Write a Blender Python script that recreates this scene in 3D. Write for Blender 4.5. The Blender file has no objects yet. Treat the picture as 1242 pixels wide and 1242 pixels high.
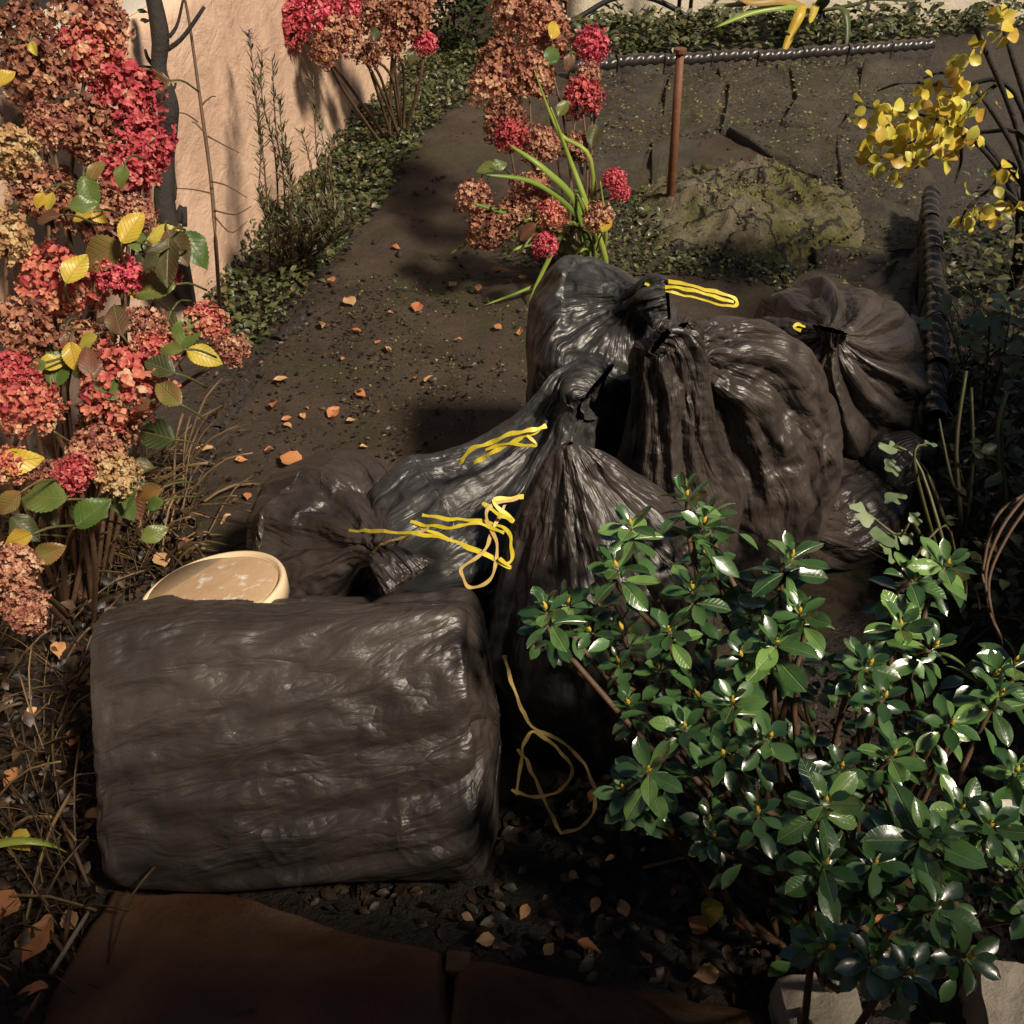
import bpy, math, random
import numpy as np
from mathutils import Vector, Matrix, noise as mnoise

# ------------------------------------------------------------------ camera, sky, sun, exposure
scene = bpy.context.scene
COL = scene.collection
CAM_H, PITCH, FPX, CPX = 1.55, math.radians(40), 1245.0, 621.0
cam = bpy.data.cameras.new('camera'); cam_ob = bpy.data.objects.new('camera', cam); COL.objects.link(cam_ob)
cam_ob.location = (0, 0, CAM_H); cam_ob.rotation_euler = (math.radians(90) - PITCH, 0, 0)
cam.sensor_width = 36; cam.lens = 36 * FPX / 1242.0; cam.clip_start = .02; cam.clip_end = 400
scene.camera = cam_ob
SUN_DIR = Vector((.50, -.42, .76)).normalized()            # towards the lamp light
world = bpy.data.worlds.new('World'); scene.world = world; world.use_nodes = True
nt = world.node_tree; bg = nt.nodes['Background']
sky = nt.nodes.new('ShaderNodeTexSky'); sky.sky_type = 'NISHITA'; sky.sun_disc = False
sky.sun_elevation = math.asin(SUN_DIR.z); sky.sun_rotation = math.atan2(SUN_DIR.x, SUN_DIR.y)
nt.links.new(sky.outputs[0], bg.inputs[0]); bg.inputs[1].default_value = .028
sun = bpy.data.lights.new('sun', 'SUN'); sun.energy = 4.6; sun.angle = math.radians(8); sun.color = (1.0, .87, .70)
sun_ob = bpy.data.objects.new('sun', sun); COL.objects.link(sun_ob)
sun_ob.rotation_euler = SUN_DIR.to_track_quat('Z', 'Y').to_euler(); sun_ob.location = (3, -2, 5)
vs = scene.view_settings
vs.view_transform = 'Standard'; vs.look = 'None'; vs.gamma = 1; vs.use_curve_mapping = False; vs.exposure = 0.5
scene.cycles.max_bounces = 6; scene.cycles.use_denoising = True

# ------------------------------------------------------------------ helpers
rng = np.random.default_rng(11); random.seed(5)
SP, CP = math.sin(PITCH), math.cos(PITCH)
def ray(px, py):
    a = (px - CPX) / FPX; b = (py - CPX) / FPX
    return np.array([a, CP - b * SP, -SP - b * CP])
def P(px, py, d): return np.array([0, 0, CAM_H]) + ray(px, py) * d       # point at a distance along the view axis
def G(px, py, z=0.0):                                                   # point of the photo on a level surface
    r = ray(px, py); return np.array([0, 0, CAM_H]) + r * ((z - CAM_H) / r[2])
def PY(px, py, Y): r = ray(px, py); return np.array([0, 0, CAM_H]) + r * (Y / r[1])
def n3(p, s=1.0, o=0.0): return mnoise.noise(Vector((p[0] * s + o, p[1] * s + o * 1.7, p[2] * s - o)))
def gz(x, y): return .014 * mnoise.noise(Vector((x * 2.1, y * 2.1, 3))) + .007 * mnoise.noise(Vector((x * 7, y * 7, 9)))

class MB:
    def __init__(s): s.v = []; s.f = []; s.m = []; s.r = []; s.n = 0
    def add(s, V, F, mat=0, rnd=None):
        V = np.asarray(V, float); s.v.append(V); o = s.n
        s.f += [tuple(int(i) + o for i in q) for q in F]; s.n += len(V)
        s.m += [mat] * len(F); s.r += [random.random() if rnd is None else rnd] * len(F)
    def tube(s, pts, rad, n=6, mat=0, rnd=None, cap=True):
        pts = np.asarray(pts, float); k = len(pts)
        rad = np.full(k, rad) if np.isscalar(rad) else np.interp(np.linspace(0, 1, k), np.linspace(0, 1, len(rad)), rad)
        T = np.gradient(pts, axis=0); T /= np.linalg.norm(T, axis=1)[:, None] + 1e-9
        ref = np.array([0.31, .17, .93]) if abs(T[0, 2]) < .8 else np.array([.93, .3, .1])
        A = np.cross(T, ref); A /= np.linalg.norm(A, axis=1)[:, None] + 1e-9; B = np.cross(T, A)
        th = np.linspace(0, 2 * np.pi, n, endpoint=False)
        V = pts[:, None] + rad[:, None, None] * (np.cos(th)[None, :, None] * A[:, None] + np.sin(th)[None, :, None] * B[:, None])
        F = [(i * n + j, i * n + (j + 1) % n, (i + 1) * n + (j + 1) % n, (i + 1) * n + j) for i in range(k - 1) for j in range(n)]
        if cap: F += [tuple(range(n))[::-1], tuple((k - 1) * n + j for j in range(n))]
        s.add(V.reshape(-1, 3), F, mat, rnd)
    def box(s, c, e, mat=0, R=None, rnd=None):
        q = np.array([[x, y, z] for x in (-1, 1) for y in (-1, 1) for z in (-1, 1)]) * np.array(e)
        if R is not None: q = q @ np.array(R).T
        s.add(q + np.array(c), [(0, 1, 3, 2), (4, 6, 7, 5), (0, 4, 5, 1), (2, 3, 7, 6), (0, 2, 6, 4), (1, 5, 7, 3)], mat, rnd)
    def ribbon(s, pts, w, up, mat=0, rnd=None, wt=None):
        pts = np.asarray(pts, float); k = len(pts)
        T = np.gradient(pts, axis=0); T /= np.linalg.norm(T, axis=1)[:, None] + 1e-9
        U = np.broadcast_to(np.asarray(up, float), pts.shape); S = np.cross(T, U); S /= np.linalg.norm(S, axis=1)[:, None] + 1e-9
        N = np.cross(S, T); ww = (np.ones(k) if wt is None else wt)[:, None] * w
        t = min(.0006, w * .2)
        V = np.stack([pts - S * ww - N * t, pts + S * ww - N * t, pts + S * ww + N * t, pts - S * ww + N * t], 1).reshape(-1, 3)
        F = [(i * 4 + j, i * 4 + (j + 1) % 4, i * 4 + 4 + (j + 1) % 4, i * 4 + 4 + j) for i in range(k - 1) for j in range(4)]
        F += [(0, 3, 2, 1), ((k - 1) * 4, (k - 1) * 4 + 1, (k - 1) * 4 + 2, (k - 1) * 4 + 3)]
        s.add(V, F, mat, rnd)
    def mesh(s, name, mats, smooth=True):
        me = bpy.data.meshes.new(name)
        V = np.concatenate(s.v) if s.v else np.zeros((0, 3))
        me.from_pydata(V.tolist(), [], s.f)
        for m in (mats if isinstance(mats, (list, tuple)) else [mats]): me.materials.append(m)
        if len(me.polygons):
            me.polygons.foreach_set('material_index', s.m)
            me.polygons.foreach_set('use_smooth', [smooth] * len(s.m))
            a = me.attributes.new('rnd', 'FLOAT', 'FACE'); a.data.foreach_set('value', s.r)
        me.update(); return me
    def build(s, name, mats, parent=None, smooth=True):
        return link(name, s.mesh(name, mats, smooth), parent)
def link(name, me, parent=None, mat=None):
    o = bpy.data.objects.new(name, me); COL.objects.link(o)
    if parent is not None:
        o.parent = parent; o.matrix_parent_inverse = Matrix.Translation(parent.location).inverted()
    if mat is not None: o.matrix_basis = mat
    return o
def tag(o, label=None, cat=None, group=None, kind=None):
    for k, v in (('label', label), ('category', cat), ('group', group), ('kind', kind)):
        if v: o[k] = v
    return o
def thing(name, loc, label, cat, group=None):
    o = bpy.data.objects.new(name, None); COL.objects.link(o); o.location = Vector([float(c) for c in loc]); o.empty_display_size = .05
    return tag(o, label, cat, group)
def spline(pts, n):
    pts = np.asarray(pts, float); k = len(pts) - 1; x = np.linspace(0, k, n)
    i = np.clip(x.astype(int), 0, k - 1); f = (x - i)[:, None]
    p0 = pts[np.clip(i - 1, 0, k)]; p1 = pts[i]; p2 = pts[i + 1]; p3 = pts[np.clip(i + 2, 0, k)]
    return .5 * (2 * p1 + (p2 - p0) * f + (2 * p0 - 5 * p1 + 4 * p2 - p3) * f ** 2 + (3 * p1 - p0 - 3 * p2 + p3) * f ** 3)
def frame(d, up=(0, 0, 1), roll=0.0):
    x = np.asarray(d, float); x = x / (np.linalg.norm(x) + 1e-9)
    y = np.cross(up, x); l = np.linalg.norm(y)
    y = np.array([0, 1., 0]) if l < 1e-4 else y / l
    z = np.cross(x, y); c, s_ = math.cos(roll), math.sin(roll)
    return np.stack([x, y * c + z * s_, z * c - y * s_], 1)
def mat4(R, loc, s=1.0):
    M = Matrix([list(R[i] * s) + [float(loc[i])] for i in range(3)] + [[0, 0, 0, 1]]); return M

# ------------------------------------------------------------------ materials
def newmat(name):
    m = bpy.data.materials.new(name); m.use_nodes = True; t = m.node_tree; return m, t, t.nodes['Principled BSDF']
def ramp(t, fac, cols, pos=None):
    r = t.nodes.new('ShaderNodeValToRGB'); e = r.color_ramp.elements; n = len(cols)
    for i, c in enumerate(cols):
        p = i / (n - 1) if pos is None else pos[i]
        if i < 2: e[i].position = p
        else: e.new(p)
    for i, c in enumerate(cols): e[i].color = (*c, 1)
    t.links.new(fac, r.inputs[0]); return r.outputs[0]
def noise_n(t, scale, detail=4, vec=None, rough=.55, dist=0):
    n = t.nodes.new('ShaderNodeTexNoise'); n.inputs['Scale'].default_value = scale; n.inputs['Detail'].default_value = detail
    n.inputs['Roughness'].default_value = rough; n.inputs['Distortion'].default_value = dist
    if vec is not None: t.links.new(vec, n.inputs['Vector'])
    return n.outputs[0]
def objco(t): return t.nodes.new('ShaderNodeTexCoord').outputs['Object']
def geopos(t): return t.nodes.new('ShaderNodeNewGeometry').outputs['Position']
def mapping(t, vec, sc):
    m = t.nodes.new('ShaderNodeMapping'); m.inputs['Scale'].default_value = sc; t.links.new(vec, m.inputs['Vector']); return m.outputs[0]
def math_n(t, op, a, b=None):
    m = t.nodes.new('ShaderNodeMath'); m.operation = op
    for i, v in enumerate((a, b)):
        if v is None: continue
        if isinstance(v, (int, float)): m.inputs[i].default_value = v
        else: t.links.new(v, m.inputs[i])
    return m.outputs[0]
def mixc(t, fac, a, b, mode='MIX'):
    m = t.nodes.new('ShaderNodeMix'); m.data_type = 'RGBA'; m.blend_type = mode
    for i, v in ((0, fac), (6, a), (7, b)):
        if isinstance(v, (int, float)): m.inputs[i].default_value = v
        elif isinstance(v, tuple): m.inputs[i].default_value = (*v, 1)
        else: t.links.new(v, m.inputs[i])
    return m.outputs[2]
def bump(t, bs, h, strength, dist, prev=None):
    b = t.nodes.new('ShaderNodeBump'); b.inputs['Strength'].default_value = strength; b.inputs['Distance'].default_value = dist
    t.links.new(h, b.inputs['Height'])
    if prev is not None: t.links.new(prev, b.inputs['Normal'])
    t.links.new(b.outputs[0], bs.inputs['Normal']); return b.outputs[0]
def leafmat(name, cols, rough=.4, trans=.25, attr=False, spec=.5, var=.35, nscale=60, coat=0, veins=0.0, sidev=.6):
    m, t, bs = newmat(name)
    if attr:
        a = t.nodes.new('ShaderNodeAttribute'); a.attribute_name = 'rnd'; fac = a.outputs['Fac']
    else: fac = t.nodes.new('ShaderNodeObjectInfo').outputs['Random']
    nz = noise_n(t, nscale, 3, geopos(t))
    f = math_n(t, 'ADD', fac, math_n(t, 'MULTIPLY', math_n(t, 'SUBTRACT', nz, .5), var * 2)); 
    c = ramp(t, f, cols)
    vh = None
    if veins:
        sx = t.nodes.new('ShaderNodeSeparateXYZ'); t.links.new(objco(t), sx.inputs[0]); ay_ = math_n(t, 'ABSOLUTE', sx.outputs[1])
        ph = math_n(t, 'MULTIPLY', math_n(t, 'SUBTRACT', sx.outputs[0], math_n(t, 'MULTIPLY', ay_, .9)), 50.0)
        side = ramp(t, math_n(t, 'SINE', ph), [(0, 0, 0), (1, 1, 1)], [.80, .99]); mid = ramp(t, ay_, [(1, 1, 1), (0, 0, 0)], [.004, .022])
        vh = math_n(t, 'MAXIMUM', mid, math_n(t, 'MULTIPLY', side, sidev))
        c = mixc(t, math_n(t, 'MULTIPLY', vh, veins), c, mixc(t, .5, c, (.55, .55, .25)))
    t.links.new(c, bs.inputs['Base Color']); bs.inputs['Roughness'].default_value = rough; bs.inputs['Specular IOR Level'].default_value = spec
    if coat: bs.inputs['Coat Weight'].default_value = coat; bs.inputs['Coat Roughness'].default_value = .12
    b0 = bump(t, bs, noise_n(t, nscale * 2.5, 2, geopos(t)), .25, .002)
    if vh is not None: bump(t, bs, math_n(t, 'SUBTRACT', 1.0, vh), .6, .003, b0)
    if trans:
        tr = t.nodes.new('ShaderNodeBsdfTranslucent'); t.links.new(c, tr.inputs[0])
        mx = t.nodes.new('ShaderNodeMixShader'); mx.inputs[0].default_value = trans
        t.links.new(bs.outputs[0], mx.inputs[1]); t.links.new(tr.outputs[0], mx.inputs[2])
        t.links.new(mx.outputs[0], t.nodes['Material Output'].inputs[0])
    return m
def surfmat(name, cols, scale=8, rough=.6, bstr=.5, bdist=.01, bscale=None, spec=.4, detail=6, rvar=.2, pos=None):
    m, t, bs = newmat(name); co = geopos(t)
    t.links.new(ramp(t, noise_n(t, scale, detail, co, .65), cols, pos), bs.inputs['Base Color'])
    r = noise_n(t, scale * 2.3, 4, co)
    t.links.new(math_n(t, 'ADD', math_n(t, 'MULTIPLY', math_n(t, 'SUBTRACT', r, .5), rvar * 2), rough), bs.inputs['Roughness'])
    bs.inputs['Specular IOR Level'].default_value = spec
    bump(t, bs, noise_n(t, bscale or scale * 4, 6, co, .7), bstr, bdist); return m
def bagmat(name, base, rough, seed):
    m, t, bs = newmat(name)
    uv = t.nodes.new('ShaderNodeUVMap').outputs[0]; co = objco(t)
    bs.inputs['Specular IOR Level'].default_value = .55
    c = ramp(t, noise_n(t, 7, 4, co), [tuple(b * .7 for b in base), tuple(b * 1.5 for b in base)], [.35, .68])
    t.links.new(c, bs.inputs['Base Color'])
    t.links.new(math_n(t, 'ADD', math_n(t, 'MULTIPLY', noise_n(t, 5, 3, co), .3), rough - .15), bs.inputs['Roughness'])
    def ridge(sc, dist, seed_):
        n_ = noise_n(t, 1, 3, mapping(t, uv, sc), .5, dist); a_ = math_n(t, 'ABSOLUTE', math_n(t, 'SUBTRACT', math_n(t, 'MULTIPLY', n_, 2.0), 1.0))
        return math_n(t, 'POWER', math_n(t, 'SUBTRACT', 1.0, math_n(t, 'MINIMUM', math_n(t, 'MULTIPLY', a_, 2.2), 1.0)), 1.6)
    b1 = bump(t, bs, ridge((1.1, 8, 1), .6, 0), .42, .014)
    b1 = bump(t, bs, ridge((2.6, 17, 1), .9, 1), .34, .008, b1)
    b1 = bump(t, bs, ridge((6, 36, 1), 1.2, 2), .22, .004, b1)
    v = t.nodes.new('ShaderNodeTexVoronoi'); v.inputs['Scale'].default_value = 26
    wv = t.nodes.new('ShaderNodeVectorMath'); wv.operation = 'ADD'
    nn = t.nodes.new('ShaderNodeTexNoise'); nn.inputs['Scale'].default_value = 9; t.links.new(co, nn.inputs['Vector'])
    sc = t.nodes.new('ShaderNodeVectorMath'); sc.operation = 'SCALE'; sc.inputs['Scale'].default_value = .16
    t.links.new(nn.outputs[1], sc.inputs[0]); t.links.new(sc.outputs[0], wv.inputs[0]); t.links.new(co, wv.inputs[1]); t.links.new(wv.outputs[0], v.inputs['Vector'])
    msk = ramp(t, noise_n(t, 4.5, 2, co), [(0, 0, 0), (1, 1, 1)], [.50, .62])
    b2 = bump(t, bs, math_n(t, 'MULTIPLY', v.outputs[0], msk), .55, .012, b1)
    bump(t, bs, noise_n(t, 160, 3, co), .18, .002, b2)
    return m

M = {}
M['bag'] = bagmat('black_plastic_film', (.034, .0268, .0232), .42, 1)
M['bag_g'] = bagmat('black_plastic_film_grey', (.032, .0302, .0285), .40, 2)
M['tie'] = leafmat('yellow_drawstring', [(.62, .50, .03), (.75, .62, .06)], .45, .25)
M['tie_old'] = leafmat('tan_drawstring', [(.55, .38, .12), (.66, .48, .18)], .5, .2)
M['soil'] = surfmat('wet_soil', [(.008, .006, .004), (.022, .015, .010), (.045, .030, .019)], 9, .55, 1.0, .03, 22, .5, 8)
def pathmat():
    m, t, bs = newmat('trodden_wet_path'); co = geopos(t)
    a = ramp(t, noise_n(t, 5, 8, co, .7), [(.030, .019, .011), (.060, .040, .025), (.10, .07, .047)], [.3, .5, .75])
    ms = ramp(t, noise_n(t, 2.3, 7, co, .75), [(0, 0, 0), (1, 1, 1)], [.50, .62])
    sp = ramp(t, noise_n(t, 130, 2, co), [(0, 0, 0), (1, 1, 1)], [.66, .72])
    c = mixc(t, ms, a, (.045, .043, .012)); c = mixc(t, math_n(t, 'MULTIPLY', sp, .55), c, (.20, .15, .10))
    t.links.new(c, bs.inputs['Base Color']); bs.inputs['Roughness'].default_value = .62
    t.links.new(math_n(t, 'ADD', math_n(t, 'MULTIPLY', noise_n(t, 14, 4, co), .5), .33), bs.inputs['Roughness'])
    b = bump(t, bs, noise_n(t, 20, 10, co, .8), 1.0, .032); bump(t, bs, noise_n(t, 210, 3, co), .5, .004, b); return m
M['path'] = pathmat()
M['step'] = surfmat('brown_wet_stone', [(.04, .018, .008), (.068, .031, .014), (.09, .045, .021), (.24, .16, .10)], 5, .55, .6, .008, 40, .3, 8, pos=[.3, .5, .68, .80])
def stonemat():
    m, t, bs = newmat('dark_paving_stone'); co = geopos(t)
    a = ramp(t, noise_n(t, 5, 9, co, .72), [(.014, .011, .008), (.040, .031, .022), (.075, .058, .042), (.16, .13, .10)], [.3, .48, .66, .82])
    ms = ramp(t, noise_n(t, 3.2, 7, co, .75), [(0, 0, 0), (1, 1, 1)], [.50, .60])
    t.links.new(mixc(t, math_n(t, 'MULTIPLY', ms, .8), a, (.040, .038, .013)), bs.inputs['Base Color'])
    t.links.new(math_n(t, 'ADD', math_n(t, 'MULTIPLY', noise_n(t, 12, 4, co), .5), .28), bs.inputs['Roughness'])
    b = bump(t, bs, noise_n(t, 14, 9, co, .75), 1.0, .035); bump(t, bs, noise_n(t, 90, 4, co), .6, .006, b); return m
M['stone'] = stonemat()
def mossmat():
    m, t, bs = newmat('mossy_rock'); co = geopos(t)
    a = ramp(t, noise_n(t, 9, 8, co, .7), [(.07, .055, .035), (.17, .14, .09), (.34, .29, .19)])
    ms = ramp(t, noise_n(t, 5, 7, co, .7), [(0, 0, 0), (1, 1, 1)], [.42, .55])
    g = ramp(t, noise_n(t, 60, 3, co), [(.05, .047, .010), (.16, .15, .035)])
    vo = t.nodes.new('ShaderNodeTexVoronoi'); vo.feature = 'DISTANCE_TO_EDGE'; vo.inputs['Scale'].default_value = 4.5
    nd = t.nodes.new('ShaderNodeTexNoise'); nd.inputs['Scale'].default_value = 5; nd.inputs['Detail'].default_value = 5; t.links.new(co, nd.inputs['Vector'])
    va = t.nodes.new('ShaderNodeVectorMath'); va.operation = 'MULTIPLY_ADD'; t.links.new(nd.outputs[1], va.inputs[0]); va.inputs[1].default_value = (.35, .35, .35); t.links.new(co, va.inputs[2]); t.links.new(va.outputs[0], vo.inputs['Vector'])
    cr = ramp(t, vo.outputs[0], [(0, 0, 0), (1, 1, 1)], [.01, .05])
    t.links.new(mixc(t, cr, (.018, .014, .009), mixc(t, ms, a, g)), bs.inputs['Base Color']); bs.inputs['Roughness'].default_value = .7
    b = bump(t, bs, noise_n(t, 18, 8, co, .75), 1, .05); b = bump(t, bs, cr, .9, .03, b); bump(t, bs, noise_n(t, 90, 4, co), .9, .01, b); return m
M['moss'] = mossmat()
def rendermat(name, cols, coarse):
    m, t, bs = newmat(name); co = geopos(t)
    c = ramp(t, noise_n(t, 2.5, 6, co, .6), cols, [.3, .55, .75])
    st = ramp(t, noise_n(t, 1, 6, mapping(t, co, (6, 6, 1.2)), .7), [(0, 0, 0), (1, 1, 1)], [.52, .75])
    c = mixc(t, math_n(t, 'MULTIPLY', st, .45), c, tuple(x * .55 for x in cols[0]))
    t.links.new(c, bs.inputs['Base Color']); bs.inputs['Roughness'].default_value = .85
    b = bump(t, bs, noise_n(t, 9, 6, mapping(t, co, (1, 1, 1.5)), .6, .5), coarse, .016); bump(t, bs, noise_n(t, 130, 3, co), .4, .004, b); return m
M['wall'] = rendermat('peach_render', [(.45, .29, .20), (.57, .385, .275), (.63, .46, .345)], .7)
M['white'] = rendermat('white_render', [(.55, .48, .36), (.68, .60, .46), (.75, .68, .55)], .4)
M['coping'] = surfmat('pale_coping', [(.45, .42, .36), (.62, .58, .5)], 12, .7, .4, .005)
M['edging'] = surfmat('dark_glazed_clay', [(.010, .009, .009), (.025, .021, .018), (.045, .036, .03)], 14, .30, .3, .004, 60, .6)
M['bark'] = surfmat('dark_bark', [(.010, .008, .007), (.03, .023, .018)], 20, .7, .9, .01, 60)
M['twig'] = surfmat('brown_twig', [(.05, .026, .014), (.13, .075, .042)], 30, .6, .5, .004, 90)
M['gstem'] = surfmat('green_stem', [(.05, .055, .018), (.10, .085, .03)], 30, .5, .3, .003, 90)
M['rust'] = surfmat('rusty_metal', [(.06, .022, .010), (.14, .055, .026), (.24, .11, .06)], 18, .6, .6, .004, 70)
M['wood'] = surfmat('dark_fence_wood', [(.02, .014, .010), (.05, .036, .026)], 10, .7, .6, .006)
M['black'] = surfmat('black_rubber', [(.012, .012, .012), (.02, .02, .02)], 20, .5, .2, .002)
M['greenpaint'] = surfmat('dark_green_paint', [(.015, .035, .025), (.025, .05, .037)], 6, .45, .2, .003)
M['concrete'] = surfmat('weathered_concrete', [(.14, .11, .085), (.26, .22, .17), (.36, .31, .25)], 14, .8, .8, .008, 60)
M['palestone'] = surfmat('pale_limestone', [(.20, .17, .13), (.30, .26, .21), (.38, .34, .28)], 14, .8, .8, .008, 60)
M['plastic'] = surfmat('cream_plastic', [(.62, .46, .28), (.70, .54, .35)], 5, .38, .15, .002, 40)
def lidmat():
    m, t, bs = newmat('stained_lid_film'); co = geopos(t)
    a = ramp(t, noise_n(t, 22, 6, co, .65), [(.36, .22, .12), (.46, .31, .18), (.54, .38, .24)])
    w = ramp(t, noise_n(t, 34, 6, co, .6), [(0, 0, 0), (1, 1, 1)], [.56, .68])
    t.links.new(mixc(t, w, a, (.72, .69, .64)), bs.inputs['Base Color']); bs.inputs['Roughness'].default_value = .35
    bump(t, bs, noise_n(t, 60, 4, co), .4, .003); return m
M['lid'] = lidmat()
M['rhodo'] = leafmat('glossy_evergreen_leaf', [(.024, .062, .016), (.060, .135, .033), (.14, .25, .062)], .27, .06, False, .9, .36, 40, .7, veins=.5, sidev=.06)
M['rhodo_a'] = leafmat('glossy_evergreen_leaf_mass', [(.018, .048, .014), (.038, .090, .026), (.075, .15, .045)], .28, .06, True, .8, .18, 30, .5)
M['bud'] = leafmat('yellow_bud', [(.45, .30, .03), (.55, .36, .05)], .5, .1)
M['ivy'] = leafmat('ground_cover_leaf', [(.018, .026, .010), (.045, .060, .020), (.09, .105, .033), (.11, .085, .04)], .42, .15, True)
M['ivy_o'] = leafmat('grey_green_leaf', [(.10, .15, .07), (.19, .25, .13), (.28, .33, .20)], .4, .2, False, .5, .3, 40)
M['mosstuft'] = leafmat('moss_tuft', [(.04, .036, .008), (.10, .09, .018), (.19, .17, .045)], .7, .1, True)
M['yellow'] = leafmat('yellow_autumn_leaf', [(.52, .30, .06), (.60, .46, .05), (.64, .56, .08), (.52, .50, .09)], .42, .3)
M['hred'] = leafmat('red_petal', [(.24, .025, .035), (.45, .06, .075), (.58, .12, .12), (.62, .28, .21)], .55, .3, True, .4, .18, 20)
M['hcor'] = leafmat('coral_petal', [(.34, .04, .055), (.50, .11, .09), (.60, .24, .15), (.63, .42, .26)], .55, .3, True, .4, .2, 20)
M['hor'] = leafmat('russet_petal', [(.18, .05, .045), (.36, .14, .09), (.52, .27, .16), (.62, .44, .29)], .6, .3, True, .4, .2, 20)
M['htan'] = leafmat('tan_petal', [(.25, .12, .06), (.45, .27, .12), (.56, .40, .20), (.55, .46, .27)], .6, .3, True, .4, .2, 20)
M['hbrn'] = leafmat('brown_petal', [(.09, .03, .025), (.22, .08, .05), (.38, .17, .095), (.52, .32, .19)], .65, .25, True, .35, .2, 20)
M['hpink'] = leafmat('pink_petal', [(.45, .04, .08), (.62, .09, .13), (.70, .20, .20)], .5, .3, True, .4, .15, 20)
M['hleaf'] = leafmat('hydrangea_leaf', [(.05, .10, .018), (.08, .13, .025), (.13, .16, .035), (.20, .10, .03)], .4, .25, False, .5, .35, 30, veins=.3)
M['hleaf_y'] = leafmat('yellowing_leaf', [(.50, .33, .04), (.58, .42, .05), (.40, .36, .06)], .42, .3, False, .5, .4, 30, veins=.3)
M['hleaf_d'] = leafmat('dark_mottled_leaf', [(.03, .045, .012), (.07, .06, .02), (.14, .045, .025)], .45, .2, False, .5, .5, 34, veins=.3)
M['fall'] = leafmat('fallen_leaf', [(.35, .12, .05), (.45, .20, .08), (.50, .30, .14), (.40, .24, .12)], .55, .15, False, .4, .2, 30)
M['litter'] = leafmat('litter_leaf', [(.007, .005, .004), (.014, .009, .006), (.028, .016, .009), (.075, .040, .020), (.025, .026, .009)], .5, .1, True)
M['straw'] = leafmat('dry_straw', [(.04, .024, .010), (.10, .06, .026), (.22, .14, .065)], .55, .2, True)
M['blade'] = leafmat('strap_leaf_green', [(.10, .19, .025), (.22, .33, .05), (.38, .42, .08)], .4, .3, False, .5, .25, 10)
M['blade_d'] = leafmat('dark_strap_leaf', [(.05, .075, .02), (.10, .12, .04), (.35, .22, .06)], .45, .25, False, .5, .3, 10)
M['rosemary'] = leafmat('needle_leaf', [(.03, .034, .014), (.075, .075, .032), (.14, .12, .06)], .5, .15, True)
M['lav'] = leafmat('purple_bud', [(.09, .045, .16), (.14, .07, .22)], .6, .1, True)

# ------------------------------------------------------------------ leaf shapes
def leafshape(L, W, nu=6, nv=2, curl=.15, fold=.12, peak=.5, wav=0.0, seed=0, point=1.0, serr=0.0):
    """half-blade pairs along x, midrib folded, drooping tip; y is width, z is up"""
    r = np.random.default_rng(seed); t = np.linspace(0, 1, nu + 1); e = math.log(.5) / math.log(peak)
    w = W * .5 * np.sin(np.pi * np.clip(t, 0, 1) ** e) ** point; w[0] = W * .03; w[-1] = W * .015
    if serr: w[1:-1] *= 1 + serr * np.where(np.arange(1, nu) % 2, 1, -1) + r.normal(0, serr * .5, nu - 1)
    y = np.linspace(-1, 1, 2 * nv + 1); V = []
    for i, ti in enumerate(t):
        for q in y:
            V.append((ti * L, q * w[i], -curl * L * ti ** 2 + fold * abs(q) * w[i] * 2 + wav * L * math.sin(7 * ti + 2.5 * q + seed) * abs(q)))
    k = 2 * nv + 1
    F = [(i * k + j, (i + 1) * k + j, (i + 1) * k + j + 1, i * k + j + 1) for i in range(nu) for j in range(2 * nv)]
    return np.array(V), F
def lobedshape(L, seed=0):
    r = np.random.default_rng(seed); n = 25; th = np.linspace(-2.75, 2.75, n)
    rad = L * (.55 + .22 * np.cos(th * 2.5) ** 2 + .18 * np.cos(th / 2)) + r.normal(0, L * .02, n)
    V = [(0, 0, 0)] + [(rad[i] * math.cos(th[i]) * .9 + L * .1, rad[i] * math.sin(th[i]), L * (.12 * math.sin(3 * th[i] + seed) - .1 * (rad[i] / L) ** 2)) for i in range(n)]
    return np.array(V), [(0, i, i + 1) for i in range(1, n)]
def place(V, R, loc, s=1.0): return (V * s) @ np.asarray(R).T + np.asarray(loc)
def rdir(tilt0, tilt1, az=None):
    a = random.uniform(0, 6.283) if az is None else az; e = random.uniform(tilt0, tilt1)
    return np.array([math.cos(a) * math.cos(e), math.sin(a) * math.cos(e), math.sin(e)])
SMALL = [leafshape(1, .62, 3, 1, .2, .15, .45, .05, i) for i in range(3)]

def inpoly(x, y, poly):
    c = False; j = len(poly) - 1
    for i in range(len(poly)):
        xi, yi = poly[i][0], poly[i][1]; xj, yj = poly[j][0], poly[j][1]
        if (yi > y) != (yj > y) and x < (xj - xi) * (y - yi) / (yj - yi) + xi: c = not c
        j = i
    return c
def polydist(x, y, poly):
    d = 1e9
    for i in range(len(poly)):
        a = np.array(poly[i][:2]); b = np.array(poly[(i + 1) % len(poly)][:2]); p = np.array([x, y])
        t = np.clip(np.dot(p - a, b - a) / (np.dot(b - a, b - a) + 1e-9), 0, 1); d = min(d, np.linalg.norm(p - a - t * (b - a)))
    return d if inpoly(x, y, poly) else -d
def scatter(poly, n):
    xs = [p[0] for p in poly]; ys = [p[1] for p in poly]; out = []
    while len(out) < n:
        x, y = random.uniform(min(xs), max(xs)), random.uniform(min(ys), max(ys))
        if inpoly(x, y, poly): out.append((x, y))
    return out

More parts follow.
